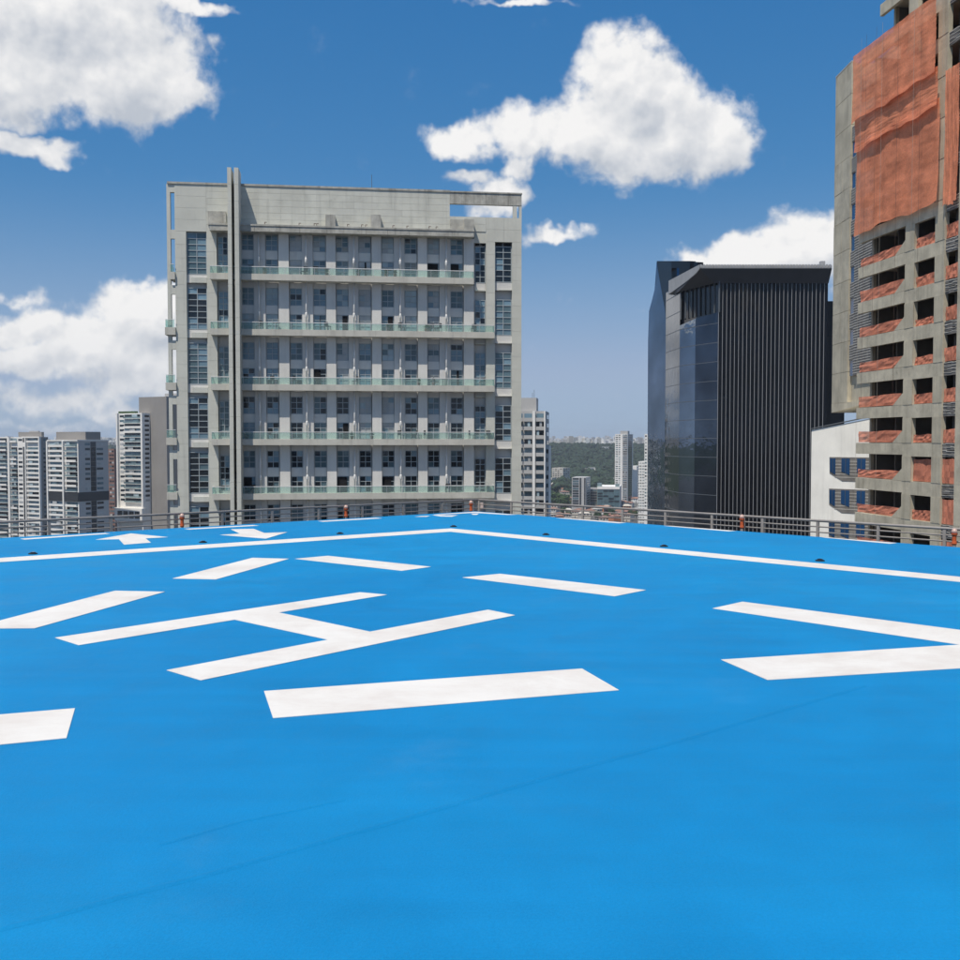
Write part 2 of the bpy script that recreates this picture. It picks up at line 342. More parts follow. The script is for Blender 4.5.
def window(parent, x0, x1, z0, z1, y, cols, rows, gmat, frame='frame', bar=.06, tilt=.012):
    w, h = round(x1 - x0, 2), round(z1 - z0, 2); key = ('win', w, h, cols, rows, frame, bar)
    if key not in CACHE:
        m = MB(); xs = [w * i / cols for i in range(cols + 1)]; zs = [h * i / rows for i in range(rows + 1)]
        for i, x in enumerate(xs):
            a = min(max(x - bar / 2, 0), w - bar); m.box(a, a + bar, -.05, .05, 0, h)
        for z in zs:
            a = min(max(z - bar / 2, 0), h - bar)
            for i in range(cols): m.box(max(xs[i] + bar / 2, bar), min(xs[i + 1] - bar / 2, w - bar), -.048, .048, a, a + bar)
        CACHE[key] = m.mesh('window', frame)
    o = link('window', CACHE[key], parent, (x0, y, z0))
    k2 = ('glass', w, h, cols, rows, gmat, random.randrange(7))
    if k2 not in CACHE:
        m = MB()
        for i in range(cols):
            for j in range(rows):
                a, b, c, d = w * i / cols, w * (i + 1) / cols, h * j / rows, h * (j + 1) / rows
                tx, tz = random.uniform(-tilt, tilt), random.uniform(-tilt, tilt)
                yy = lambda X, Z: .01 + tx * (X - (a + b) / 2) + tz * (Z - (c + d) / 2)
                m.add([(a, yy(a, c), c), (b, yy(b, c), c), (b, yy(b, d), d), (a, yy(a, d), d)], [(0, 1, 2, 3)], 1 if random.random() < .22 else 0)
        CACHE[k2] = m.mesh('pane', [gmat, random.choice([q for q in (('g0', 'g1', 'g3') if cols * rows > 6 or gmat in ('g0', 'g1', 'g3') else ('g0', 'g2', 'g3', 'g4')) if q != gmat])])
    link('pane', CACHE[k2], o)
    return o

# ------------------------------------------------------------------ ground and hills
def ground_z(x, y):
    if y < 1350: return 0.0
    pts = [(1350, 0), (1700, 16), (3050, 77), (4200, 66), (6800, 90), (7600, 96), (9500, 96)]
    for (a, h), (b, k) in zip(pts, pts[1:]):
        if a <= y <= b:
            t = (y - a) / (b - a); t = t * t * (3 - 2 * t); z = h + (k - h) * t; break
    else: z = pts[-1][1]
    f = min(1, (y - 1350) / 800)
    return z + f * (4 * math.sin(x * .006 + y * .002) + 3 * math.sin(x * .017 + 1.3) * math.sin(y * .004))
def make_ground():
    xs = [-9400, -7000, -5000, -3500, -2500, -1800, -1300, -900] + [-700 + 70 * i for i in range(21)] + [900, 1300, 1800, 2500, 3500, 5000, 7000, 9400]
    ys = [-9400, -5000, -2000, -500, 0, 500, 1000] + [1350 + 90 * i for i in range(35)] + [4700 + 200 * i for i in range(24)]
    m = MB(); m.v = [(x, y, ground_z(x, y)) for y in ys for x in xs]; n = len(xs)
    m.f = [(j * n + i, j * n + i + 1, (j + 1) * n + i + 1, (j + 1) * n + i) for j in range(len(ys) - 1) for i in range(n - 1)]
    m.m = [1 if (ys[f[0] // n] >= 1500 and ys[f[0] // n] < 4300) else 0 for f in m.f]
    tag(m.build('ground', ['asphalt', 'hill'], None, True), kind='structure')
make_ground()

# ------------------------------------------------------------------ helipad deck
C0 = gp(475, 511.3); EL = (gp(0, 538) - C0).normalized(); ER = (gp(960, 547.4) - C0).normalized()
OL = Vector((-ER.x, -ER.y, 0)); OR_ = Vector((-EL.x, -EL.y, 0))       # rough outward directions of the left and right edges
S = 31.0
def dk(a, b): return C0 + EL * a + ER * b
corners = [dk(0, 0), dk(S, 0), dk(S, S), dk(0, S)]
deck = tag(MB().prism([(p.x, p.y) for p in corners], DECK - .35, DECK).build('helipad_deck', 'deck'), kind='structure')
walk = [dk(-2.2, -2.2), dk(S + 2.2, -2.2), dk(S + 2.2, S + 2.2), dk(-2.2, S + 2.2)]
tag(MB().prism([(p.x, p.y) for p in walk], DECK - 1.25, DECK - .95).build('roof_walkway', 'concrete_dark'), kind='structure')
under = [dk(1.2, 1.2), dk(S - 1.2, 1.2), dk(S - 1.2, S - 1.2), dk(1.2, S - 1.2)]
tag(MB().prism([(p.x, p.y) for p in under], DECK - .95, DECK - .35).build('deck_plinth', 'concrete_dark'), kind='structure')
tag(MB().prism([(p.x, p.y) for p in [dk(-1.5, -1.5), dk(S + 1.5, -1.5), dk(S + 1.5, S + 1.5), dk(-1.5, S + 1.5)]], 0, DECK - 1.25).build('host_building', 'apt_mid'),
    'tall grey tower that carries the blue helipad on its roof', 'building')
def mark(name, pts, dz=.004, label=None):
    poly = [gp(*p) for p in pts]
    o = MB().prism([(p.x, p.y) for p in poly], DECK + .0008, DECK + dz).build(name, 'paint', deck)
    if label: o['label'] = label
    return o
mark('letter_marking', [(55, 638), (79, 645.5), (235, 620), (328, 640), (166.5, 670.5), (201, 680.7), (515, 615.5), (488, 610), (370, 632), (279, 612.8), (387, 595), (360, 592.5)],
     label='large white letter H painted on the blue deck')
for pts in ([(264, 691.5), (582, 669), (619, 690.5), (273, 718.5)], [(-100, 723.5), (75, 708.7), (66.5, 738.5), (-100, 755)], [(-32, 629), (35, 628.5), (165, 592), (115, 591)],
            [(172.5, 578.7), (252.5, 558), (289, 559), (216, 579.6)], [(295, 559), (328, 556), (431, 567), (402, 571)], [(462.5, 577.7), (500, 574), (646, 590.3), (615, 596.5)]):
    mark('painted_dash', pts)
mark('painted_chevron', [(712.5, 608.6), (742.5, 602), (1085, 646.5), (1062, 662.5), (767.5, 680.3), (721, 660), (960, 645)])
mark('boundary_line', [(-200, 571.5), (0, 558.2), (451, 528.6), (960, 577), (1160, 596), (1160, 602), (960, 582.1), (450.5, 531.9), (0, 562.3), (-200, 576)])
for pts in ([(20, 538.9), (25, 539.8), (110, 533.9), (105, 533.2)], [(184, 529), (190, 529.7), (259, 525.8), (253, 525.2)], [(318, 521.2), (324, 521.9), (382, 518.5), (376, 517.9)],
            [(556, 518), (563, 518), (626, 522.9), (619, 523.4)], [(664, 526), (671, 526), (736, 531.0), (729, 531.5)], [(822, 537.5), (829, 537.7), (897, 543.2), (890, 543.9)],
            [(434, 514.6), (475, 511.9), (517, 514.8), (508, 515.0), (475, 512.9), (445, 514.6)]):
    mark('edge_dash', pts)
mark('painted_arrow', [(95.6, 539.8), (131, 533.6), (168, 537.3), (145.5, 538.5), (151, 542.8), (124, 544.8), (119, 539.4)])
mark('painted_arrow', [(230.6, 529.4), (253.8, 529), (264.4, 533.1), (287.5, 532.3), (266, 538.8), (220, 535), (240, 533.8)])
for pts in ([(415, 516.9), (421, 516.1), (430, 515.9), (427, 516.9)], [(432, 515.2), (438, 515.0), (447, 515.5), (458, 515.3), (452, 516.8), (440, 516.5)], [(471, 513.7), (479, 513.7), (477, 514.9), (473, 514.9)]):
    mark('painted_figure', pts)
def seam(pts, w, h=.006):
    g = [gp(*p) for p in pts]; m = MB()
    for a, b in zip(g, g[1:]):
        d = (b - a).normalized(); n = Vector((-d.y, d.x, 0)) * w; up = Vector((0, 0, h)); e = Vector((0, 0, .0005))
        m.add([a - n + e, b - n + e, b + e + up, a + e + up, a + n + e, b + n + e], [(0, 1, 2, 3), (3, 2, 5, 4)])
    m.build('membrane_seam', 'seam', deck, True)
seam([(-60, 944), (60, 914), (120, 897), (210, 874), (300, 848), (390, 823), (480, 797), (570, 771), (665, 745), (770, 714), (865, 686)], .022, .0045)
seam([(160, 845), (240, 822), (345, 800)], .014, .003)

# flush perimeter lights
DL = ['outside the boundary line, facing the white apartment towers', 'outside the boundary line between the two painted arrows', 'outside the boundary line, facing the middle of the beige tower',
      'just outside the corner of the white boundary line', 'outside the boundary line, facing the grey apartment block', 'outside the boundary line, facing the mirrored side of the black tower', 'outside the boundary line, facing the white wing of the concrete tower']
for i, (px, py) in enumerate([(33, 554), (203, 542.6), (340, 533.9), (453.5, 526.8), (546, 534.9), (664, 546.6), (820, 561)]):
    p = gp(px, py)
    e = empty('deck_light', p, 0, 'small black deck light ' + DL[i], 'deck light', 'perimeter lights of the helipad')
    MB().lathe([(.066, 0), (.064, .012), (.05, .018), (.045, .018)], 16).build('housing', 'black', e)
    MB().lathe([(.04, .018), (.036, .028), (.02, .032)], 12).build('lens', 'g1', e)

# railings on the walkway: left run, right run
RO = .85
def railing(a, b, label):
    d = (b - a); L = d.length; d = d / L
    base = Vector((a.x, a.y, DECK - .95))
    e = empty('guard_railing', base, math.atan2(d.y, d.x), label, 'railing')
    for z, r in ((1.16, .024), (1.05, .013), (.95, .013), (.6, .013), (.3, .013)):
        MB().tube((0, 0, z), (L, 0, z), r, 8).build('rail', 'steel', e, True)
    n = int(L / 1.12)
    me = MB().box(-.025, .025, -.018, .018, 0, 1.138).box(-.07, .07, -.07, .07, .0, .012).mesh('post', 'steel')
    for i in range(n + 1): link('post', me, e, (L * i / n, 0.0, .001))
ang = RO
railing(dk(S, -RO), dk(-RO, -RO), 'grey steel guard railing along the deck edge by the beige balcony tower')
railing(dk(-RO, -RO + .03), dk(-RO, S), 'grey steel guard railing along the deck edge by the black glass tower')
def edge_pos(px, off):                       # where the ray of a column meets the line off metres outside the deck edge
    best = None
    for base, d in ((dk(-off, -off), EL), (dk(-off, -off), ER)):
        r = ray(px, 515); # base + s d  ~ t (r.x, 1)
        det = d.x * (-1) - (-r.x) * d.y
        s = (-base.x * (-1) - (-r.x) * (-base.y)) / det
        t = base.y + s * d.y
        if s > -1 and t > 0 and (best is None or t > 0): best = best or (base + d * s)
    return Vector((best.x, best.y, DECK))
for px, ytop, lab in ((182, 513.5, 'orange obstruction lamp with pale globe on the railing beside the blunt painted arrow'), (346, 505, 'orange obstruction lamp on the railing before the middle of the balcony tower'),
                      (471, 500.5, 'orange obstruction lamp at the railing corner beside the small pale sign'), (742, 514.5, 'orange obstruction lamp on the railing in front of the fins of the black tower'),
                      (954.5, 528.5, 'orange obstruction lamp on the railing in front of the concrete construction tower')):
    p = edge_pos(px, RO - .1); q = at(px, ytop, p.y); top = q.z
    e = empty('obstruction_lamp', (q.x, p.y, DECK - .95), 0, lab, 'obstruction lamp', 'orange lamps on the railing'); H_ = top - (DECK - .95)
    MB().lathe([(.03, 0), (.03, H_ - .27)], 10).build('stem', 'steel', e)
    MB().lathe([(.03, H_ - .27), (.042, H_ - .25), (.034, H_ - .2), (.034, H_ - .12), (.05, H_ - .10), (.052, H_ - .08)], 14).build('body', 'orange_paint', e)
    MB().lathe([(.044, H_ - .08), (.05, H_ - .05), (.038, H_ - .018), (.014, H_)], 14).build('globe', 'lamp_glass', e, True)
p = edge_pos(481, RO + .06)
MBs = MB(); z0 = at(481, 509, p.y).z; z1 = at(481, 502.5, p.y).z; xx = at(481, 506, p.y).x
e = empty('notice_plate', (xx, p.y, DECK - .95), 0, 'small pale plate fixed to the railing corner', 'plate')
MB().box(-.055, .055, -.006, .006, z0 - DECK + .95, z1 - DECK + .95).build('plate', 'sign_white', e)
MB().tube((0, .012, 0), (0, .012, z1 - DECK + .94), .012).build('stem', 'steel', e)

# ------------------------------------------------------------------ beige balcony tower
A0 = at(176, 400, 102.0); B0 = at(521.5, 400, 106.4)
eU = Vector((B0.x - A0.x, B0.y - A0.y, 0)); LU = eU.length; eU = eU / LU
rzU = math.atan2(eU.y, eU.x); eV = Vector((-eU.y, eU.x, 0))
hotel = empty('balcony_tower', (A0.x, A0.y, 0), rzU, 'large beige tower with long glass balconies and a twin concrete blade on its facade', 'building')
def loc(px, py, v=0.0):                     # pixel -> (u, z) on the facade plane pushed v metres inwards
    d = ray(px, py); o = Vector((A0.x, A0.y, 0)) + eV * v
    t = o.dot(eV) / Vector((d.x, d.y, 0)).dot(eV)
    p = Vector((d.x * t, d.y * t, CZ + d.z * t)); return (p - o).dot(eU), p.z
def U(px, v=0.0): return loc(px, 340, v)[0]
def Z(py, px=340, v=0.0): return loc(px, py, v)[1]
PIT = (Z(277) - Z(492.7)) / 4
ZS = [Z(277) - PIT * k for k in range(9)]           # slab tops
T_SL = .62
ztop = Z(184.5, 200); zopen_t = Z(204.5, 480); zopen_b = Z(217, 480); ztopr = Z(193, 480)
zcor_t, zcor_b = Z(229), Z(235.5)
uL, uR = U(176), U(521.5)
u450, u474, u240 = U(450), U(474), U(240)
zbase = 0.0
WL = [(242, 254), (266, 278), (290, 302), (313.5, 326), (336.5, 348.5), (359, 371), (382, 394), (405, 417), (428, 439.5), (451, 463)]
PI = [(279, 289.3), (326.5, 336), (372, 381.5), (418, 427.3), (464, 474)]
PIPES = [259.3, 306.5, 354.2, 400.4, 446.3]
BACK = .62
# core body behind the facade
MB().box(uL, u450, BACK, 19, zbase, ztop).box(u450 + .001, uR, BACK, 19, zbase, zopen_b).build('core_wall', 'panelgrey', hotel)
def clad(u0, u1, z0, z1, du, dz, mat, v0=0.0, thick=.3, gap=.016, stagger=False):
    bx('backing_wall', u0, u1, v0 + .03, v0 + thick, z0, z1, 'frame_dark' if False else 'wall', hotel)
    nu = max(1, round((u1 - u0) / du)); nz_ = max(1, round((z1 - z0) / dz))
    for i in range(nu):
        for j in range(nz_):
            a, b = u0 + (u1 - u0) * i / nu, u0 + (u1 - u0) * (i + 1) / nu; c, d = z0 + (z1 - z0) * j / nz_, z0 + (z1 - z0) * (j + 1) / nz_
            pr = random.uniform(0, .006)
            bx('cladding_panel', a + gap / 2, b - gap / 2, v0 - pr, v0 + .029, c + gap / 2, d - gap / 2, mat if random.random() < .8 else 'wall', hotel)
# upper wall and piers
clad(uL, U(207.5), Z(231.5, 197), ztop, 2.2, 1.2, 'wall')
clad(U(207.5), u450, zcor_t + .1, ztop, 2.45, .62, 'wall2')
clad(U(486), uR, Z(242, 500), zopen_b, 1.9, 1.2, 'wall')
clad(u450, U(486), zcor_t + .1, zopen_b, 1.9, .8, 'wall')
bx('backing_wall', U(474), U(486), .05, .3, Z(243, 480), zcor_t + .1, 'wall', hotel)
ZLOW = Z(560)
for a, b in ((176, 187.2), (207.5, 217.5)): clad(U(a), U(b), ZLOW, Z(231.5, 197) if a < 200 else zcor_t + .1, 3, 1.35, 'wall')
for a, b in ((486, 495), (512, 521.5)): clad(U(a), U(b), ZLOW, Z(242, 500), 3, 1.35, 'wall')
for a, b in ((176, 217.5), (486, 521.5)): bx('lower_wall', U(a), U(b), .0, .3, zbase, ZLOW, 'wall', hotel)
# parapet lip
bx('parapet_coping', uL - .7, u450, -.08, .5, ztop, ztop + .2, 'stain', hotel)
bx('parapet_coping', u450 - .02, uR + .05, -.10, .55, ztopr - .02, ztopr + .12, 'stain', hotel)
# open roof frame on the right
for k, (a, b) in enumerate(zip([450, 456, 462, 468, 474, 480, 486, 492, 498, 504, 510, 516], [456, 462, 468, 474, 480, 486, 492, 498, 504, 510, 516, 521.5])):
    bx('frame_beam', U(a) + .008, U(b) - .008, -.03, .45, zopen_t, ztopr - .03, 'stain', hotel)
bx('frame_column', U(513), U(516.6), 0, .4, zopen_b, zopen_t, 'wall', hotel); bx('frame_column', U(519.2), uR, .002, .4, zopen_b, zopen_t, 'wall', hotel)
bx('frame_column', U(519.2), uR, 3.0, 3.4, zopen_b, zopen_t, 'wall', hotel)
# tall window strips at both ends
def strip(p0, p1, ytops, v, pitch_px, mats, rows=6, lit_sill=True):
    u0, u1 = U(p0), U(p1); mid = (p0 + p1) / 2; zt = Z(ytops[0], mid); hgt = zt - Z(ytops[1], mid)
    for k in range(7):
        t = zt - PIT * k; b = t - hgt
        window(hotel, u0 + .02, u1 - .02, b, t, v, 2, rows, random.choice(mats) if k < 4 else 'g1', 'frame', .07)
        bx('spandrel_panel', u0, u1, v - .03, v + .2, b - .85, b - .02, 'panelgrey', hotel)
        bx('window_lintel', u0 + (.45 if lit_sill else .02), u1 - .01, v - .28, v + .2, t - PIT + hgt + 1.0 - hgt + .02, b - .87, 'wall', hotel)
strip(187.2, 207.5, (232, 274), .30, 54, ['g0', 'g0', 'g1', 'g3'], 7)
strip(218, 228.5, (236, 272.5), .42, 54, ['g0', 'g3'], 6, False)
strip(475, 486, (246, 282.5), .42, 54, ['g0', 'g3', 'g1'], 6, False)
strip(495, 512, (246, 282), .30, 54, ['g0', 'g3', 'g1'], 6)
for a, b in ((475, 486), (495, 512)):
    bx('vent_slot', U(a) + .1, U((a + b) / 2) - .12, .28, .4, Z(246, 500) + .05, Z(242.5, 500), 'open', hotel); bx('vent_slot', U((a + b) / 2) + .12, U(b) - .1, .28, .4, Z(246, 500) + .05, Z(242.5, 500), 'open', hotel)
# main bays
for k in range(6):
    zb = ZS[k]; zt = zcor_b if k == 0 else ZS[k - 1] - T_SL
    for a, b in PI: bx('pier', U(a), U(b), .02, BACK, zb, zt, 'pier', hotel)
    for i, (a, b) in enumerate(WL):
        u0, u1 = U(a), U(b); h1, h2, h3 = zb + 1.72, zb + 2.6, min(zb + 4.38, zt - .05)
        dark = k >= 4
        gm = random.choice(['g1', 'g1', 'g0'] if dark else ['g0', 'g3', 'g2', 'g4', 'g3'] if k < 3 else ['g0', 'g2', 'g1', 'g4'])
        window(hotel, u0, u1, h2, h3, .46, 2, 3, gm)
        gl = gm if random.random() < .6 else random.choice(['g0', 'g1', 'g3'] if dark else ['g0', 'g2', 'g3'])
        window(hotel, u0, u1, zb + .03, h1, .46, 2, 3, gl)
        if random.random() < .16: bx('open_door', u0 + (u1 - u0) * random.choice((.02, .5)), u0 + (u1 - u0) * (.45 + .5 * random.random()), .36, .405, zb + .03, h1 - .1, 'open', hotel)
        bx('infill_panel', u0 - .02, u1 + .02, .40, BACK - .01, h1 + .01, h2 - .01, 'pier' if random.random() < .7 else 'panelgrey', hotel)
        bx('infill_panel', u0 - .02, u1 + .02, .42, BACK - .01, h3 + .01, zt, 'panelgrey', hotel)
    edges = sorted(PI + WL); prev = 240.5
    for a, b in edges:
        if a - prev > 1.5: bx('wall_strip', U(prev) + .03, U(a) - .03, .22, BACK - .012, zb, zt, 'panelgrey', hotel)
        prev = b
    for p in PIPES:
        MB().tube((U(p), -.12, zb), (U(p), -.12, zt), .075, 10).lathe([(.07, 0), (.12, .1), (.12, .5), (.07, .6)], 10, (U(p), -.12, zb + 1.3)).build('white_downpipe', 'white', hotel, True)
    # balcony slab, balustrade
    ur = U(474, -1.0) if k == 0 else U(494.5, -1.0)
    ul = U(210.5, -1.0)
    bx('balcony_slab', ul, ur, -1.02, .25, zb - T_SL, zb, 'slab', hotel)
    MB().box(ul + .02, ur - .02, -.99, -.93, zb + .68, zb + .75).box(ul + .02, ul + .08, -.93, .0, zb + .68, zb + .75).box(ur - .08, ur - .02, -.93, 0, zb + .68, zb + .75).build('handrail', 'white', hotel)
    n = 18; w = (ur - ul) / n
    for i in range(n): bx('balustrade_pane', ul + w * i + .03, ul + w * (i + 1) - .03, -.97, -.955, zb + .02, zb + .675, 'tinted', hotel)
    for i in range(n + 1): bx('baluster', ul + w * i - .02 + (.03 if i == 0 else -.03 if i == n else 0), ul + w * i + .02 + (.03 if i == 0 else -.03 if i == n else 0), -.985, -.93, zb, zb + .68, 'frame', hotel)
    for s, u in ((0, ul + .03), (1, ur - .045)): bx('balustrade_pane', u, u + .015, -.92, -.05, zb + .02, zb + .675, 'tinted', hotel)
# cornice over the balconies with upstand blocks
ncs = 12; ul, ur = U(210.5, -1), U(474, -1)
for i in range(ncs):
    bx('cornice', ul + (ur - ul) * i / ncs + .01, ul + (ur - ul) * (i + 1) / ncs - .01, -1.02, .22, zcor_b, zcor_t - .12, 'stain', hotel)
bx('cornice_coping', ul - .05, ur + .05, -1.08, .2, zcor_t - .118, zcor_t + .05, 'stain', hotel)
for a, b, y in ((326.3, 336, 214.5), (371.5, 381.3, 214.5), (464.5, 474, 219)):
    bx('upstand_block', U(a, -.9), U(b, -.9), -.95, -.04, zcor_t + .05, Z(y, a, -.9), 'stain', hotel)
bx('upstand_block', U(209, -.2), U(227, -.2), -.16, -.02, zcor_t + .05, Z(211.5, 215), 'stain', hotel)
bx('upstand_block', U(450.5, -.2), U(464.3, -.2), -.14, -.02, zcor_t + .05, Z(219.5, 455), 'stain', hotel)
for p in (266, 300, 315, 317.5, 348, 362, 366, 393, 407, 429, 436): # bent pipe stubs above the cornice
    u = U(p); zz = zcor_t + .06
    MB().tube((u, -.3, zz), (u, -.3, zz + .36), .035, 6).tube((u - .03, -.3, zz + .36), (u + .2, -.3, zz + .36), .035, 6).build('vent_pipe', 'ropedark', hotel)
# twin blades
for a, b in ((228.7, 232.6), (235.5, 239.8)):
    v = -2.3; n = 24; u0, u1 = U(a, v), U(b, v); z1 = Z(167.5, 235, v); z0 = ZLOW
    for i in range(n): bx('concrete_blade', u0, u1, v, .02, z0 + (z1 - z0) * i / n + .012, z0 + (z1 - z0) * (i + 1) / n, 'wall', hotel)
    bx('concrete_blade', u0, u1, v, .02, zbase, z0, 'wall', hotel)
# frame and small balconies on the left end
uf0, uf1 = U(168), U(171.6)
bx('frame_column', uf0, uf1, .05, .55, zbase, ztop, 'wall', hotel); bx('frame_column', uf0, uf1, 6.0, 6.5, zbase, ztop - .0, 'wall', hotel)
bx('frame_beam', uf0 + .002, uL, .052, .5, Z(192, 172), ztop - .02, 'wall', hotel)
for k in range(7):
    z1 = Z(229.5, 172) - PIT * k
    bx('frame_beam', uf1, uL, .06, .5, z1 - .9, z1, 'wall', hotel)
    zb = Z(327.5, 170) - PIT * (k - 1)
    pr = .25 if k else -.3
    bx('side_balcony_slab', uf0 - pr, uL, -.25, 2.0, zb - .75, zb, 'slab', hotel)
    bx('balustrade_pane', uf0 - pr + .05, uL - .1, -.2, -.185, zb + .02, zb + .75, 'tinted', hotel); bx('balustrade_pane', uf0 - pr + .05, uf0 - pr + .065, -.15, 1.9, zb + .02, zb + .75, 'tinted', hotel)
    bx('handrail', uf0 - pr + .03, uL - .08, -.22, -.165, zb + .76, zb + .81, 'white', hotel)
u = U(373); MB().tube((u, 4, ztop), (u, 4, ztop + 2.6), .03, 6).build('antenna', 'frame_dark', hotel)

# things standing on the balconies
STOREY = ['topmost', 'second', 'third', 'fourth', 'fifth']
def world_of(u, v): return Vector((A0.x, A0.y, 0)) + eU * u + eV * v
chair_m = MB().box(-.25, .25, -.25, .25, .40, .46).box(-.25, .25, .2, .25, .46, .9)
for sx in (-.22, .22):
    for sy in (-.22, .22): chair_m.box(sx - .02, sx + .02, sy - .02, sy + .02, 0, .4)
chair_me = chair_m.mesh('balcony_chair', 'chair')
table_me = MB().lathe([(.2, 0), (.2, .03), (.03, .04), (.03, .68), (.38, .69), (.38, .73)], 14).mesh('balcony_table', 'chair')
def plant_mesh():
    m = MB(); r = random.Random(4)
    m.lathe([(.14, 0), (.2, .35), (.17, .35)], 10, m=1)
    for i in range(46):
        a = r.uniform(0, 6.28); e = r.uniform(.2, 1.4); L = r.uniform(.25, .55); c = Vector((0, 0, .38)); d = Vector((math.cos(a) * math.cos(e), math.sin(a) * math.cos(e), math.sin(e)))
        s = Vector((-math.sin(a), math.cos(a), 0)) * .07
        m.add([c, c + d * L * .6 + s, c + d * L, c + d * L * .6 - s], [(0, 1, 2, 3)])
    return m.mesh('balcony_plant', ['foliage2', 'pot'])
plant_me = plant_mesh()
for k in range(5):
    for i in range(11 if k < 4 else 6):
        u = random.uniform(U(243), U(471 if k == 0 else 490)); kind = random.choice(('chair', 'chair', 'table', 'plant'))
        w = world_of(u, random.uniform(-.62, -.35)); me = dict(chair=chair_me, table=table_me, plant=plant_me)[kind]
        o = link('balcony_' + kind, me, None, (w.x, w.y, ZS[k] + .002)); o.rotation_euler = (0, 0, random.uniform(0, 6.28))
        tag(o, {'chair': 'dark low-backed chair', 'table': 'small round dark table', 'plant': 'leafy plant in a clay pot'}[kind] + ' on the ' + STOREY[k] + ' long balcony of the beige tower', {'chair': 'chair', 'table': 'table', 'plant': 'potted plant'}[kind], kind + 's on the ' + STOREY[k] + ' balcony')

# ------------------------------------------------------------------ concrete tower under construction
K0 = at(856, 442, 86.0); vpx = (346 - 480) / F
eT = Vector((-vpx, -1, 0)).normalized(); eW = Vector((-eT.y, eT.x, 0))     # eT runs towards the viewer, eW into the building
rzT = math.atan2(eT.y, eT.x)
site = empty('construction_tower', (K0.x, K0.y, 0), rzT, 'raw concrete tower under construction hung with orange safety nets', 'building')
def tl(px, py, v=0.0):
    d = ray(px, py); o = Vector((K0.x, K0.y, 0)) + eW * v
    t = o.dot(eW) / Vector((d.x, d.y, 0)).dot(eW); p = Vector((d.x * t, d.y * t, CZ + d.z * t)); return (p - o).dot(eT), p.z
def TT(px): return tl(px, 400)[0]
STH = 2.98; zk0 = tl(917, 443)[1]
t903, t912, t932, t942, t957 = TT(903), TT(912), TT(932.5), TT(942), TT(957)
TEND = 34.0; KLO, KHI = -6, 13
t880 = tl(880, 20)[0]
for k in range(KLO, KHI):
    zb = zk0 + STH * k; zt = zb + 1.94; zn = zb + STH
    top = k >= 11
    t0 = t880 if top else 0.0
    bx('floor_slab', t0 + .02, TEND, .31, 14, zb - .28, zb - .02, 'raw', site)
    bx('spandrel_beam', t0, t903, 0, .3, zt + .12, zn, 'raw2', site)
    bx('spandrel_beam', t903 + .001, t942 - .001, .003, .3, zt, zn, 'raw2', site)
    # columns
    for a, b in ((t903, t912), (t932, t942)):
        bx('pier', a, b, -.02, .34, zb, zt, 'raw', site)
        bx('column', t957, t957 + 1.2, -.12, .5, zb, zn - .01, 'raw2', site)
    bx('spandrel_beam', t957 + 1.2, TEND, .0, .3, zt, zn, 'raw', site)
    for q in range(4): bx('pier', t957 + 3.4 + q * 3.6, t957 + 4.3 + q * 3.6, -.02, .34, zb, zt, 'raw', site)
    if not top:  # sloping gusset beside the balcony
        MB().xz([(t903, zb + .02), (t903, zb + 1.0), (t903 - 1.5, zb + .02)], .01, .29).build('gusset', 'raw', site)
    # brick courses below the openings of the third bay
    for j in range(4):
        u = t942 + .02
        while u < t957 - .1:
            u2 = min(u + random.uniform(.35, .6), t957 - .01); dz_ = random.uniform(-.04, .03); mw = random.uniform(.04, .1)
            bx('block_course', u, u2, .08 + random.uniform(0, .03), .3, zt + .02 + j * .25, zt + .19 + j * .25 + dz_, 'block', site)
            bx('mortar_course', u, u2, .07, .3, zt + .192 + j * .25 + dz_, zt + .192 + j * .25 + dz_ + mw * .7, 'mortar', site); u = u2 + .001
    # rooms: partition walls and back wall
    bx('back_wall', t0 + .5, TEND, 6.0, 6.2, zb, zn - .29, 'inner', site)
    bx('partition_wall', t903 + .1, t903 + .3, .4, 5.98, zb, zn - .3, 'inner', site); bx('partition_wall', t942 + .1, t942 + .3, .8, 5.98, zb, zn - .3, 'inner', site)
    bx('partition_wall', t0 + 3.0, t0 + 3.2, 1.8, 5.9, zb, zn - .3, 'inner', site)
    bx('dark_end_wall', t0 + .25, t0 + .45, 1.4, 5.98, zb, zn - .3, 'inner', site)  # added to darken the view through the open end of the bay
    bx('end_post', t0 + .2, t0 + .5, 1.1, 1.39, zb, zn - .3, 'raw', site)
    if random.random() < .5: bx('blue_sheet', t912 + 1.1, t912 + 1.9, 1.2, 1.22, zb, zb + 1.6, 'blue', site)
bx('roof_slab', t880 - .6, TEND, -.5, 14, zk0 + STH * KHI, zk0 + STH * KHI + .5, 'raw', site)
bx('base_wall', 0, TEND, 0, 14, 0, zk0 + STH * KLO - .3, 'raw', site)
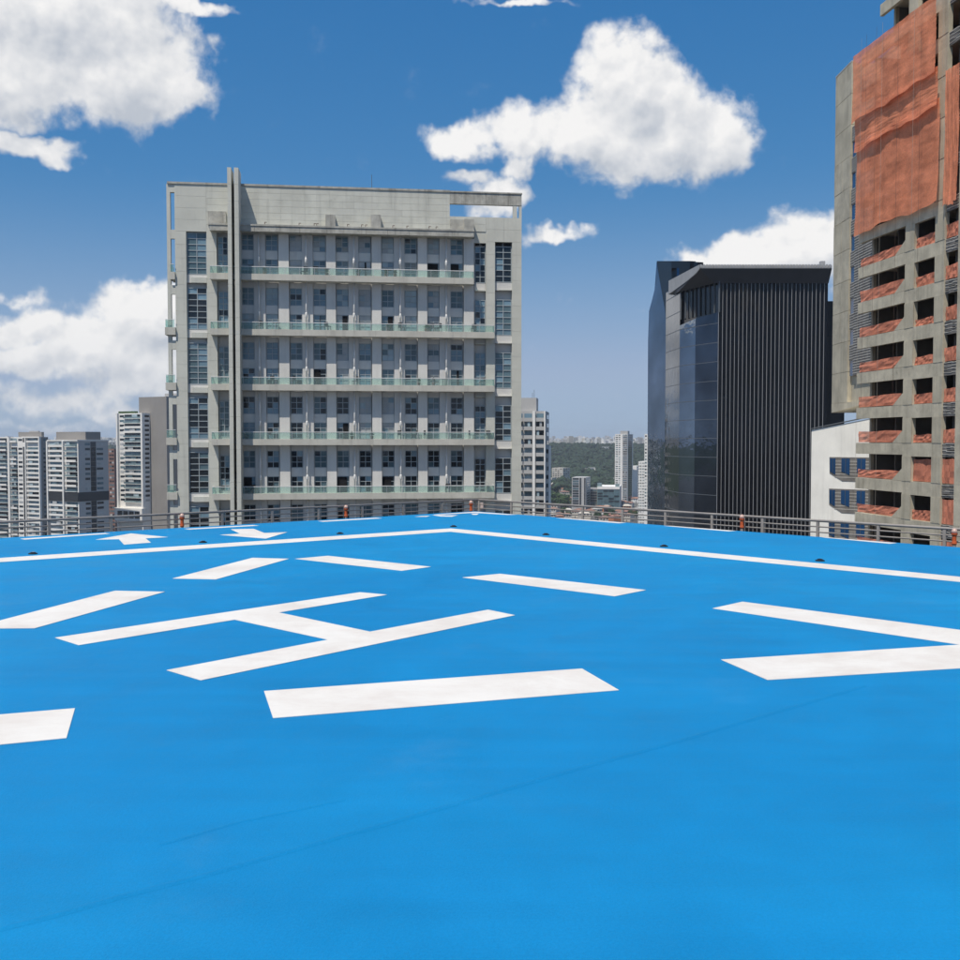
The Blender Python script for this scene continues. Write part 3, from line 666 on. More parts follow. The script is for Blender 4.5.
# set-back wing with the board-marked shear wall; world axes expressed in local frame through an own frame along the same facade direction
def wl(px, py, X):           # pixel on the plane x = X -> (y, z) world
    d = ray(px, py); t = X / d.x; return t, CZ + d.z * t
def site_local(x, y):
    d = Vector((x, y, 0)) - Vector((K0.x, K0.y, 0)); return d.dot(eT), d.dot(eW)
XW = 35.7
def wing_box(name, y0, y1, x0, x1, z0, z1, mat, m=None):
    pts = [site_local(x, y) for x, y in ((x0, y0), (x1, y0), (x1, y1), (x0, y1))]
    return MB().prism(pts, z0, z1).build(name, mat, site)
yf = wl(833, 300, XW)[0]; yw0 = wl(849.5, 240, XW)[0]; yw1 = 90.5
ztw = wl(838, 76, XW)[1]; zbw = wl(831, 404, XW)[1]
nlift = 11
for i in range(nlift):
    a = zbw + (ztw - zbw) * i / nlift; b = zbw + (ztw - zbw) * (i + 1) / nlift
    for j in range(2):
        ya = yw0 + (yf - yw0) * j / 2; yb = yw0 + (yf - yw0) * (j + 1) / 2
        wing_box('shear_wall_panel', ya + .015, yb - .015, XW - random.uniform(0, .02), XW + .4, a + .02, b - .02, random.choice(['raw', 'raw2']))
wing_box('wing_core', yw0 + .3, yf - .02, XW + .05, XW + 5, zbw + .01, ztw - .02, 'raw')
wing_box('net_coping', yw0, yf, XW - .03, XW + .3, ztw, ztw + .12, 'mortar')
# spear shaped floor soffit under the wing
pts = [site_local(XW - .01, yf), site_local(XW - .01, 89), site_local(XW + 5, 89), site_local(XW + 5, yf)]
zsp = zbw + .0
MB().add([(*pts[0], zsp - .9), (*pts[1], zsp - .05), (*pts[2], zsp - .05), (*pts[3], zsp - .9), (*pts[0], zsp), (*pts[1], zsp), (*pts[2], zsp), (*pts[3], zsp)],
         [(0, 3, 2, 1), (4, 5, 6, 7), (0, 1, 5, 4), (1, 2, 6, 5), (2, 3, 7, 6), (3, 0, 4, 7)]).build('wing_soffit', 'raw', site)
# brick strip with blue windows beside it
zw0 = wl(853, 368, XW)[1]
nst = int((ztw - 6 - zw0) / STH) + 1
wy0, wy1 = wl(853.5, 300, XW)[0], wl(849.5, 300, XW)[0]
for k in range(nst):
    zb = zw0 + STH * k - .7
    o = wing_box('window', wy0, wy1, XW + .12, XW + .2, zb, zb + 1.45, 'blue')
    for j in range(6):
        z = zb + 1.47 + j * .25
        for yy0, yy1, xo in ((wy0, wy1, .04),):
            wing_box('block_course', yy0, yy1, XW + xo, XW + .35, z, z + .17, 'block'); wing_box('mortar_course', yy0, yy1, XW + xo - .015, XW + .35, z + .172, z + .248, 'mortar')
    for j in range(12):
        z = zb + j * .25
        wing_box('block_course', yw1 - 3, wy0 - .02, XW + .02, XW + .35, z, z + .165, 'block'); wing_box('mortar_course', yw1 - 3, wy0 - .02, XW, XW + .35, z + .168, z + .248, 'mortar')
wing_box('wing_backing', yw1 - 3, yw0 + .28, XW + .36, XW + 5, zbw + .01, ztw - 2, 'raw')
# white lower wing, its wall turned towards the helipad
WB = .8667; WA = 31.8 + WB * 96
def wl2(px, py): d = ray(px, py); t = WA / (d.x + WB); return t, CZ + d.z * t
def wx(y): return WA - WB * y
ywf = wl2(811, 480)[0]; zl = wl2(811, 430)[1]; zr_ = wl2(853, 421)[1]; yne = 90.2
q = [site_local(wx(ywf), ywf), site_local(wx(yne), yne), site_local(wx(yne) + 4, yne + 5), site_local(wx(ywf) + 4, ywf + 5)]
zn_ = zr_ + (zr_ - zl) * .6
MB().add([(*p, 0) for p in q] + [(*q[0], zl), (*q[1], zn_), (*q[2], zn_), (*q[3], zl)], [(0, 3, 2, 1), (4, 5, 6, 7), (0, 1, 5, 4), (1, 2, 6, 5), (2, 3, 7, 6), (3, 0, 4, 7)]).build('white_wing_wall', 'whitewall', site)
MB().tube((*site_local(wx(ywf) - .05, ywf - .05), zl + .1), (*site_local(wx(91.5) - .05, 91.45), zn_ - .1), .06, 6).build('wing_gutter', 'frame_dark', site)
def wallpoly(name, pts2, off, mat):   # outline in (y, z) on the wing wall, given thickness
    o = off * .707
    v = [(*site_local(wx(y) - o, y - o), z) for y, z in pts2] + [(*site_local(wx(y) + .02, y + .02), z) for y, z in pts2]; n = len(pts2)
    return MB().add(v, [tuple(range(n)), tuple(range(n, 2 * n))[::-1]] + [((i + 1) % n, i, i + n, (i + 1) % n + n) for i in range(n)]).build(name, mat, site)
Q = .286
for k in range(9):
    zt = wl2(830, 457)[1] - STH * k; ya, yb = wl2(829.5, 460)[0], yne + .1; hgt = 1.9
    wallpoly('block_panel', [(ya, zt), (yb, zt), (yb, zt - hgt - .35), (ya - 3.5 * Q, zt - hgt - .35), (ya - .1 * Q, zt - hgt + .35)], .03, 'block')
    for j in range(6): wallpoly('mortar_course', [(ya - (.3 + .25 * j) * Q, zt - .35 - .3 * j), (yb, zt - .35 - .3 * j), (yb, zt - .41 - .3 * j), (ya - (.3 + .25 * j) * Q, zt - .41 - .3 * j)], .04, 'mortar')
    for f, wd in ((.2, 1.5), (3.3, 2.2), (7.4, 2.2)):
        yy = ya - f * Q; wallpoly('window', [(yy, zt - .12), (yy - wd * Q, zt - .12), (yy - wd * Q, zt - 1.65), (yy, zt - 1.35)], .07, 'blue')
        wallpoly('window_mullion', [(yy - wd * Q * .5, zt - .12), (yy - wd * Q * .54, zt - .12), (yy - wd * Q * .54, zt - 1.5), (yy - wd * Q * .5, zt - 1.5)], .10, 'frame_dark')
# orange guard meshes in the openings
def guard(t0, t1, zb, h, v, lab, grp_):
    m = MB(); n = 12; rows = 4; r = random.Random(int(zb * 100 + t0 * 7))
    vs = []
    for j in range(rows + 1):
        for i in range(n + 1):
            sag = -.05 * math.sin(math.pi * i / n * 2) * r.uniform(.3, 1)
            vs.append((t0 + (t1 - t0) * i / n, v + r.uniform(-.05, .05), zb + h * j / rows + (sag if j == rows else 0)))
    m.add(vs, [(j * (n + 1) + i, j * (n + 1) + i + 1, (j + 1) * (n + 1) + i + 1, (j + 1) * (n + 1) + i) for j in range(rows) for i in range(n)])
    o = m.build('guard_mesh', 'net2', None)
    o.location = (K0.x, K0.y, 0); o.rotation_euler = (0, 0, rzT)
    return tag(o, lab, 'safety mesh', grp_)
for k in range(-3, 6):
    zb = zk0 + STH * k; OF = ['first', 'second', 'third', 'fourth', 'fifth', 'sixth', 'seventh', 'eighth', 'ninth'][5 - k]
    guard(.1, t903 - .45, zb + .06, random.uniform(.68, .95), .16, f'orange guard mesh on the wide balcony of the {OF} open floor below the big nets', 'meshes on the wide balconies')
    guard(t912 + .02, t932 - .02, zb + .04, random.uniform(.5, .8) if k != -1 else 1.7, .18, f'orange guard mesh across the square opening on the {OF} open floor below the big nets', 'meshes in the square openings')
    guard(t942 + .04, t957 - .02, zb + .02, 1.0 if k > -1 else 1.8, .12, f'orange guard mesh in the narrow bay on the {OF} open floor below the big nets', 'meshes in the narrow bay')
# big debris nets
def net(t0, t1, zlo, zhi, v, seed, lab, wr=.055):
    r = random.Random(seed); m = MB(); nx, nz_ = 46, 60; vs = []
    ph = [r.uniform(0, 6.28) for _ in range(8)]
    for j in range(nz_ + 1):
        b = j / nz_
        for i in range(nx + 1):
            a = i / nx; t = t0 + (t1 - t0) * a
            w = wr * (math.sin(a * 19 + ph[0] + 2.0 * math.sin(b * 5 + ph[1])) * .4 + math.sin(a * 43 + ph[2] + b * 3) * .35 + math.sin(b * 23 + ph[3] + 5 * a + 2 * math.sin(a * 7)) * .16 + math.sin(b * 57 + a * 9 + ph[4]) * .07)
            bulge = .10 * (1 - b) ** 4 * (1 + .6 * math.sin(a * 12 + ph[5]))
            vs.append((t, v + w - bulge + r.uniform(-.015, .015), zlo + (zhi - zlo) * b + (.10 * math.sin(a * 9 + ph[6]) + .06 * math.sin(a * 27 + ph[7])) * (1 - b) ** 2))
    m.add(vs, [(j * (nx + 1) + i, j * (nx + 1) + i + 1, (j + 1) * (nx + 1) + i + 1, (j + 1) * (nx + 1) + i) for j in range(nz_) for i in range(nx)])
    o = m.build('debris_net', 'net', None, True); o.location = (K0.x, K0.y, 0); o.rotation_euler = (0, 0, rzT); return tag(o, lab, 'debris net', 'big nets on the concrete tower')
tN = tl(935.5, 110)[0] + 1.1; zn6 = zk0 + STH * 5.93; zn8 = tl(862, 152)[1]; zn9 = tl(862, 124)[1]; zn11 = tl(862, 57)[1]
net(.05, tN, zn6, zn8 + .6, -.35, 1, 'lowest wide orange debris net, its hem just above the open floors')
net(.05, tN, zn8, zn9 + .5, -.55, 2, 'narrow middle orange debris net with crumpled upper hem')
net(.05, tN, zn9, zn11, -.75, 3, 'tall uppermost orange debris net reaching the slab of the setback floor')
net(t942 + .1, t957 - .05, tl(950, 205)[1], tl(950, 70)[1], -.2, 4, 'slim orange debris net between two concrete columns', .06)
# hanging ropes
for px, yb, mt in ((868, 540, 'rope'), (873, 400, 'ropedark'), (883, 330, 'ropedark'), (889, 540, 'rope'), (905, 400, 'ropedark'), (921, 500, 'rope'), (928, 300, 'ropedark'), (950, 530, 'rope')):
    t = TT(px); o = MB().tube((t, -1.05, tl(px, yb)[1]), (t + .05, -1.05, zk0 + STH * 11.2), .008, 5).build('hanging_rope', mt)
    o.location = (K0.x, K0.y, 0); o.rotation_euler = (0, 0, rzT)
    tag(o, ('pale' if mt == 'rope' else 'dark') + ' rope hanging down the netted face of the concrete tower', 'rope', ('pale' if mt == 'rope' else 'dark') + ' ropes on the concrete tower')

# ------------------------------------------------------------------ black glass tower with fins
GB = at(770, 442, 220)
gt = empty('glass_tower', (GB.x, GB.y, 0), 0, 'black glass office tower with silver vertical fins and an oversailing roof', 'building')
def gl(px, py, Y): p = at(px, py, Y); return p.x - GB.x, p.y - GB.y, p.z
xa, xb = gl(717, 440, 220)[0], gl(826, 440, 220)[0]; zt = zat(283, 220)
nf = 27; w = (xb - xa) / nf
for i in range(nf):
    m = MB(); fl_h = 4.0; z = 0.0
    while z < zt - .1:
        z2 = min(z + fl_h, zt); r1, r2 = random.uniform(-.006, .006), random.uniform(-.006, .006)
        m.add([(xa + w * i, r1, z), (xa + w * (i + 1), r2, z), (xa + w * (i + 1), r2 + random.uniform(-.01, .01), z2), (xa + w * i, r1, z2)], [(0, 1, 2, 3)]); z = z2
    m.build('glass_strip', 'tower_glass', gt)
    bx('fin', xa + w * i + .02, xa + w * i + .085, -.26, -.02, 0, zat(281, 220), 'fin', gt)
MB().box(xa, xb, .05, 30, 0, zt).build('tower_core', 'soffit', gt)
xr = gl(836, 440, 228)[0]
MB().box(xb + .01, xr, 3, 26, 0, zat(303, 226)).build('side_block', 'tower_glass', gt)
# left facets
def facet(pa, pb, ybot, tops, n, mat, lean=0.0):
    for i in range(n):
        f0, f1 = i / n, (i + 1) / n; m = MB()
        ax, ay = pa[0] + (pb[0] - pa[0]) * f0, pa[1] + (pb[1] - pa[1]) * f0; bx_, by_ = pa[0] + (pb[0] - pa[0]) * f1, pa[1] + (pb[1] - pa[1]) * f1
        ta, tb = tops[0] + (tops[1] - tops[0]) * f0, tops[0] + (tops[1] - tops[0]) * f1
        d = Vector((pb[0] - pa[0], pb[1] - pa[1], 0)).normalized(); nrm = Vector((d.y, -d.x, 0))
        nz2 = 12; jit = random.uniform(-.003, .003)
        for j in range(nz2):
            g0, g1 = j / nz2, (j + 1) / nz2; o0, o1 = nrm * (lean * g0 + jit), nrm * (lean * g1 + jit)
            m.add([(ax + o0.x, ay + o0.y, ybot + (ta - ybot) * g0), (bx_ + o0.x, by_ + o0.y, ybot + (tb - ybot) * g0), (bx_ + o1.x, by_ + o1.y, ybot + (tb - ybot) * g1), (ax + o1.x, ay + o1.y, ybot + (ta - ybot) * g1)], [(0, 1, 2, 3)])
        m.build('glass_strip', mat, gt)
    d = Vector((pb[0] - pa[0], pb[1] - pa[1], 0)).normalized(); nrm = Vector((d.y, -d.x, 0)); z = 4.2
    while z < min(tops) - 1:
        o = nrm * (lean * z / max(tops) + .01); o2 = nrm * (lean * z / max(tops) + .06)
        a_, b_ = Vector((*pa, 0)), Vector((*pb, 0))
        MB().prism([((a_ + o)[0], (a_ + o)[1]), ((b_ + o)[0], (b_ + o)[1]), ((b_ + o2)[0], (b_ + o2)[1]), ((a_ + o2)[0], (a_ + o2)[1])], z, z + .13).build('transom', 'frame_dark', gt); z += 4.2
P0 = gl(717, 440, 220)[:2]; P1 = gl(694.5, 440, 227)[:2]; P2_ = gl(679, 440, 233)[:2]; P3 = gl(665, 440, 246)[:2]
zsill = zat(318, 226); zc = zat(284, 222)
facet(P1, P0, 0, (zsill, zsill + .5), 4, 'mirror2'); facet(P2_, P1, 0, (zat(325, 232), zsill), 3, 'mirror'); facet(P3, P2_, 0, (zc + 1.6, zc + 1.6), 3, 'mirror2')
zc = zat(284, 222)
MB().prism([P0, (P1[0] + .3, P1[1] + .6), (P2_[0] + .4, P2_[1] + .6), (P3[0] + .5, P3[1] + .4), (P3[0] + 6, P3[1] + 8), (P0[0], P0[1] + 26)], 0, zc + 1.5).build('left_core', 'tower_left', gt)
for i in range(9):   # louvre posts of the recessed top storey
    f = i / 8; x = P2_[0] + (P0[0] - P2_[0]) * f; y = P2_[1] + (P0[1] - P2_[1]) * f
    bx('louvre_post', x, x + .25, y - .55, y - .25, zsill + .5, zc + 1.0, 'frame_dark', gt)
# roof canopy
cFL, cFR = gl(700, 265, 218), gl(832, 266, 218); cBL = gl(669, 281, 240); zt2 = cFL[2]
top = [(cFL[0], cFL[1]), (cFR[0], cFR[1]), (cFR[0], cFR[1] + 36), (cBL[0] + 4, cBL[1] + 12), (cBL[0], cBL[1])]
inn = [(P0[0] - 1, P0[1] - .3), (xb, -.3), (xb, 30), (P2_[0], P2_[1] + 14), (P2_[0] - .5, P2_[1])]
n = 5; m = MB()
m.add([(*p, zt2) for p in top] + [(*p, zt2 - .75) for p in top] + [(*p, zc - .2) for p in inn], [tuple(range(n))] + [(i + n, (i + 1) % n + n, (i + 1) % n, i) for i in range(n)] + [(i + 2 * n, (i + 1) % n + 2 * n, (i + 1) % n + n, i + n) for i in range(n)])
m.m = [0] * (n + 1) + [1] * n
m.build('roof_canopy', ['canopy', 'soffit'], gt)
nslat = 44
for i in range(nslat):
    f = i / nslat; x = cFL[0] + (cFR[0] - cFL[0]) * f; bx('roof_slat', x, x + .35, cFL[1] - .25, cFL[1] - .01, zt2 - .62, zt2 + .12, 'fin' if i % 2 else 'canopy', gt)
# curved fascia on the left edge
m = MB(); NS = 10; a = Vector((cFL[0], cFL[1], 0)); b = Vector((cBL[0], cBL[1], 0)); vs = []
for i in range(NS + 1):
    f = i / NS; p = a + (b - a) * f + Vector((-.12, -.12, 0)); th = .8 + 2.3 * f ** .6
    vs += [(p.x, p.y, zt2 + .1), (p.x, p.y, zt2 - th), (p.x + .9, p.y + .9, zt2 - th), (p.x + .9, p.y + .9, zt2 - .1)]
for i in range(NS):
    o = i * 4; m.add([vs[o + q] for q in range(8)], [(0, 1, 5, 4), (1, 2, 6, 5)])
m.add([vs[-4], vs[-3], vs[-2], vs[-1]], [(0, 1, 2, 3)])
m.build('canopy_fascia', 'canopy', gt)
# tapering slab behind on the left, its plane turned to the left
SA = at(648, 440, 262); SB = at(690, 440, 240); dS = Vector((SB.x - SA.x, SB.y - SA.y, 0)).normalized(); nS = Vector((-dS.y, dS.x, 0))
def sl_(px, py):
    d = ray(px, py); o = Vector((SA.x, SA.y, 0)); t = o.dot(nS) / Vector((d.x, d.y, 0)).dot(nS); return Vector((d.x * t, d.y * t, CZ + d.z * t))
def slabpoly(pts, thick, mat, name):
    f = [sl_(*p) if p[1] < 900 else Vector((*sl_(p[0], 500)[:2], 0.0)) for p in pts]; n = len(f); bk = [v + nS * thick for v in f]
    vs = [(v.x - GB.x, v.y - GB.y, v.z) for v in f + bk]
    MB().add(vs, [tuple(range(n)), tuple(range(n, 2 * n))[::-1]] + [((i + 1) % n, i, i + n, (i + 1) % n + n) for i in range(n)]).build(name, mat, gt)
slabpoly([(648, 999), (668, 999), (668, 340), (665, 310), (656.6, 262), (654.5, 290), (652, 300), (649, 311), (648, 340)], 9, 'mirror', 'slab_tower')
slabpoly([(665.1, 310), (668.1, 340), (671.5, 340), (671.5, 261), (656.8, 261)], 1.5, 'tower_left', 'slab_tower')
slabpoly([(671.6, 268), (679, 268), (679, 261), (671.6, 261)], 1.5, 'tower_glass', 'slab_tower'); slabpoly([(671.6, 340), (690, 340), (690, 277), (671.6, 277)], 1.5, 'tower_glass', 'slab_tower'); slabpoly([(679.1, 277), (690, 277), (690, 261), (679.1, 261)], 1.5, 'tower_glass', 'slab_tower')
slabpoly([(694, 277), (697.5, 277), (697.5, 262), (694, 262)], 1.5, 'tower_glass', 'roof_stub')
x, y, z = gl(823, 261, 222); MB().box(x - .5, x + .5, y, y + 1, zt2 - .1, z).build('roof_stub', 'canopy', gt)

# ------------------------------------------------------------------ apartment towers and other far buildings
def prism_building(name, label, cat, a0, a1, a2, ytop, D_, th, wallA, wallB, colsA, colsB, storey, zlo=0.0, group=None, floors_skip=(), zmin=None, top_blank=.5):
    """front face A spans pixels a0..a1, side face B a1..a2; corner a1 at distance D_; th = turn of the plan."""
    c = at(a1, HOR, D_); th = R(th); dA = Vector((math.cos(th), math.sin(th), 0)); dB = Vector((-math.sin(th), math.cos(th), 0))
    def hit(px, d):
        r = ray(px, HOR); r2 = Vector((r.x, 1, 0)); det = d.x * (-r2.y) + r2.x * d.y
        s = (-c.x * (-r2.y) - r2.x * c.y) / det if True else 0
        return s
    LA = abs(hit(a0, dA)); LB = abs(hit(a2, dB)) if a2 is not None and a2 != a1 else 14.0
    LB = min(LB, 60)
    H_ = zat(ytop, D_)
    e = empty(name, (c.x, c.y, zlo), th, label, cat, group)     # local x right along A (A is x in [-LA,0]), y back along B
    Hl = H_ - zlo
    MB().box(-LA, 0, 0, LB, 0, Hl).build('wall', wallA, e)
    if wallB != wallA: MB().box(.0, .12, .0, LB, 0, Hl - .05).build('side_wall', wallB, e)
    zmin = zmin if zmin is not None else CZ - D_ * .105
    nfl = int((H_ - max(zmin, zlo + 3)) / storey)
    def face(cols, L, face_id):
        for k in range(nfl):
            if k in floors_skip: continue
            z = Hl - top_blank - storey * (k + 1)
            for (f0, f1, kind) in cols:
                s0, s1 = f0 * L, f1 * L
                def fb(nm, u0, u1, d0, d1, za, zb_, mt):
                    if face_id == 'A': return bx(nm, -L + u0, -L + u1, -d1, -d0, za, zb_, mt, e)
                    return bx(nm, .12 + d0, .12 + d1, u0, u1, za, zb_, mt, e)
                if kind in ('bal', 'balw', 'balt'):
                    fb('window', s0 + .15, s1 - .15, .0, .06, z + .15, z + storey - .35, random.choice(['g1', 'g0', 'g3', 'g2']))
                    fb('balcony_slab', s0, s1, .0, 1.25, z - .12, z + .12, 'apt_white' if kind != 'balw' else 'apt_mid')
                    fb('balustrade', s0 + .03, s1 - .03, 1.15, 1.22, z + .14, z + 1.15, random.choice(['apt_teal', 'apt_teal', 'apt_white', 'g0']) if kind == 'balt' else 'apt_white' if kind == 'bal' else 'apt_mid')
                    if random.random() < .5:
                        q = s0 + (s1 - s0) * random.uniform(.1, .6); fb('balcony_screen', q, min(q + (s1 - s0) * .3, s1 - .1), .9, .95, z + 1.16, z + storey - .3, random.choice(['g4', 'g0', 'g2']))
                elif kind == 'win':
                    fb('window', s0, s1, -.02, .05, z + .9, z + storey - .7, random.choice(['g1', 'g1', 'g0', 'g4']))
                elif kind == 'band':
                    fb('window', s0, s1, .0, .08, z + .75, z + storey - .45, random.choice(['g1', 'g0']))
                    fb('window_ledge', s0 - .1, s1 + .1, .0, .35, z + .45, z + .7, wallA)
                elif kind == 'dark':
                    fb('window', s0, s1, .0, .06, z + .05, z + storey - .05, 'g1')
        for (f0, f1, kind) in cols:
            if kind == 'rib': 
                if face_id == 'A': bx('rib', -L + f0 * L, -L + f1 * L, -1.5, 0, 0, Hl, 'apt_white', e)
                else: bx('rib', .12, 1.2, f0 * L, f1 * L, 0, Hl, 'apt_white', e)
    face(colsA, LA, 'A'); face(colsB, LB, 'B')
    e['dims'] = (LA, LB, Hl)
    return e, LA, LB, Hl

# left group; the right faces' shade is put into darker side renders
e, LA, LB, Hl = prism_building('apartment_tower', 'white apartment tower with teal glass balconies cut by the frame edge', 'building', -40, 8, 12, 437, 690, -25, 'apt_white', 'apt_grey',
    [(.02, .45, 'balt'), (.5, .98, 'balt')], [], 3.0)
e, LA, LB, Hl = prism_building('apartment_tower', 'white framed apartment tower with a roof terrace and darker shaded end wall', 'building', 10, 41, 48, 437, 665, -28, 'apt_white', 'apt_grey',
    [(.0, .03, 'rib'), (.04, .24, 'balt'), (.27, .40, 'win'), (.42, .52, 'dark'), (.53, .56, 'rib'), (.57, .96, 'bal'), (.97, 1.0, 'rib')], [(.3, .6, 'win')], 3.0, floors_skip=(1,))  # the dark column is a recess's shade drawn as flush dark glass
bx('penthouse', -LA * .85, -LA * .1, 3, LB * .9, Hl, Hl + 3.4, 'apt_grey', e); bx('frame_beam', -LA * .55, 0, -1.5, 0, Hl - .6, Hl + .3, 'apt_white', e)
bx('roof_screen', -LA * .5, -LA * .2, 3.2, 4, Hl + 3.4, Hl + 4.1, 'apt_mid', e)
e, LA, LB, Hl = prism_building('apartment_tower', 'white apartment tower with a darker shaded side, a dark belt storey and a boxy penthouse', 'building', 48, 78, 108, 441, 600, -30, 'apt_white', 'apt_mid',
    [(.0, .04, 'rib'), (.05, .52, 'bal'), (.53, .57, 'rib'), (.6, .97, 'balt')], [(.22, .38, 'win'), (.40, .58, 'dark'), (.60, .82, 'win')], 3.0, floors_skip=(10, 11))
bx('belt_storey', -LA - .2, .4, -.9, LB + .1, Hl - .5 - 3.0 * 12 + .1, Hl - .5 - 3.0 * 10 - .4, 'chair', e)
bx('penthouse', -LA * .98, 0, LB * .25, LB * .75, Hl, Hl + 5.6, 'apt_grey', e); bx('parapet', -LA, .4, -.8, LB, Hl, Hl + .7, 'apt_white', e)
prism_building('brick_building', 'low brick-red building glimpsed between the two white apartment towers', 'building', 106, 114, 119, 449, 800, -20, 'brickred', 'brickred', [(.05, .3, 'win'), (.4, .65, 'win'), (.7, .95, 'win')], [], 3.0)
e, LA, LB, Hl = prism_building('apartment_tower', 'slender apartment tower with stacked white balconies against a taupe slab', 'building', 118, 144, 150, 413, 640, -28, 'apt_white', 'apt_white',
    [(.0, .05, 'rib'), (.08, .25, 'win'), (.26, .93, 'balt'), (.94, 1.0, 'rib')], [(.15, .85, 'win')], 3.0, zmin=CZ - 640 * .062)
bx('roof_garden', -LA + .4, -LA * .35, .3, 3, Hl, Hl + 1.3, 'foliage2', e)
bx('projecting_box', -LA * 1.02, LB * .15, -3.2, 0, Hl - 69.5, Hl - 61, 'apt_white', e)
for i in range(4): bx('box_window', -LA * .9 + i * LA * .22, -LA * .9 + i * LA * .22 + LA * .18, -3.28, -3.15, Hl - 67.5, Hl - 63, 'g1', e)
# taupe slab that the slender tower leans on
d = .0
cxy = at(158.5, HOR, 655)
bx('taupe_slab', -LA * .42, LA * .62, LB + .3, LB + 13, 0, zat(398, 660), 'apt_grey', e)
bx('dark_slab', LA * .0, LA * .95, LB + 13.3, LB + 22, 0, zat(395, 675), 'apt_mid', e)
# right of the balcony tower
e, LA, LB, Hl = prism_building('apartment_tower', 'grey apartment block with deep dark balconies right beside the beige tower', 'building', 516, 545.5, 549, 411, 345, -8, 'apt_mid', 'apt_mid',
    [(.0, .24, 'balw'), (.27, .56, 'balw'), (.57, .66, 'rib'), (.68, .95, 'balw'), (.96, 1.0, 'rib')], [(.2, .8, 'win')], 3.0)
bx('roof_box', -LA, -LA * .32, 1, 9, Hl, Hl + 4.6, 'apt_mid', e); MB().tube((-LA * .4, 2, Hl + 4.6), (-LA * .4, 2, Hl + 7.4), .07, 6).tube((-LA * .46, 2, Hl + 4.6), (-LA * .46, 2, Hl + 6.4), .07, 6).build('antenna', 'frame_dark', e)
e2, LA2, LB2, Hl2 = prism_building('apartment_annex', 'lower pale wing against the grey apartment block', 'building', 545.5, 549, 551, 446, 352, -8, 'apt_white', 'apt_white', [(.2, .8, 'win')], [], 3.0)
# far middle distance
def GZ(px, D_): x = (px - 480) / F * D_; return ground_z(x, D_) - 3
prism_building('residential_slab', 'small white block of flats in front of the wooded hill', 'building', 552, 563, 570, 468, 1750, -35, 'cream', 'cream', [(.08, .22, 'win'), (.3, .44, 'win'), (.52, .66, 'win'), (.76, .9, 'win')], [(.1, .3, 'win'), (.4, .6, 'win'), (.7, .9, 'win')], 3.0, GZ(560, 1750), zmin=GZ(560, 1750) + 3)
prism_building('residential_slab', 'low cream block beside the small white flats', 'building', 543, 552, 556, 478, 1700, -35, 'cream', 'cream', [(.1, .3, 'win'), (.4, .6, 'win'), (.7, .9, 'win')], [], 3.0, GZ(548, 1700), zmin=GZ(548, 1700) + 3)
prism_building('office_block', 'pale grey office block with two dark vertical window slots', 'building', 572, 586, 590.5, 477.5, 1300, -15, 'apt_mid', 'apt_mid', [(.56, .68, 'dark'), (.88, .98, 'dark'), (.05, .5, 'band')], [(.2, .8, 'win')], 3.2, 0, zmin=5)
e, LA, LB, Hl = prism_building('office_block', 'wide low office with green glass and a pale roof band', 'building', 597.5, 620, 623, 487, 1300, -10, 'office', 'apt_mid', [(.02, .24, 'band'), (.26, .49, 'band'), (.51, .74, 'band'), (.76, .98, 'band')], [], 3.4, 0, zmin=5)
bx('roof_band', -LA, 0, -.6, LB, Hl - 3, Hl + .3, 'apt_white', e); bx('roof_box', -LA, -LA * .8, 1, 8, Hl + .3, Hl + 5, 'apt_teal', e); bx('roof_box', -LA * .2, -.5, 1, 8, Hl + .3, Hl + 4, 'apt_teal', e)
prism_building('office_block', 'dull grey building tucked behind the slotted office block', 'building', 589, 598, 600, 489, 1340, -10, 'apt_grey', 'apt_grey', [(.1, .9, 'band')], [], 3.4, 0, zmin=5)
e, LA, LB, Hl = prism_building('residential_tower', 'tall slim white tower rising above the wooded hill', 'building', 615, 627.5, 633, 434, 1450, -25, 'apt_white', 'apt_white', [(.06, .24, 'win'), (.3, .42, 'win'), (.62, .98, 'balw')], [(.1, .85, 'dark')], 3.0, GZ(620, 1450), zmin=GZ(620, 1450) + 4)
bx('roof_box', -LA * .6, 0, 1, 10, Hl, Hl + 4.5, 'apt_mid', e)
prism_building('residential_slab', 'plain white block beside the tall slim tower', 'building', 631, 637, 640, 466, 1500, -20, 'apt_white', 'apt_white', [], [(.2, .8, 'win')], 3.0, GZ(635, 1500), zmin=GZ(635, 1500) + 4)
prism_building('residential_tower', 'white tower of small windows half hidden by the black glass tower', 'building', 638.5, 645, 660, 461.5, 1050, -20, 'apt_white', 'apt_white', [(.08, .22, 'win'), (.32, .46, 'win'), (.58, .72, 'win'), (.8, .94, 'win')], [(.1, .3, 'win'), (.5, .7, 'win')], 3.0, 0, zmin=5)
prism_building('residential_tower', 'thin white tower edge showing beside the black glass tower', 'building', 644.5, 650, 660, 434, 900, -20, 'apt_white', 'apt_mid', [(.1, .4, 'win'), (.55, .9, 'win')], [], 3.0, 0, zmin=30)
e, LA, LB, Hl = prism_building('brick_block', 'unfinished orange block building among the tiled roofs', 'building', 591, 604, 612, 507, 1230, -30, 'orange_wall', 'brickred', [(.12, .3, 'win'), (.42, .6, 'win'), (.72, .9, 'win')], [(.2, .4, 'win'), (.6, .8, 'win')], 3.0, 0, zmin=2)
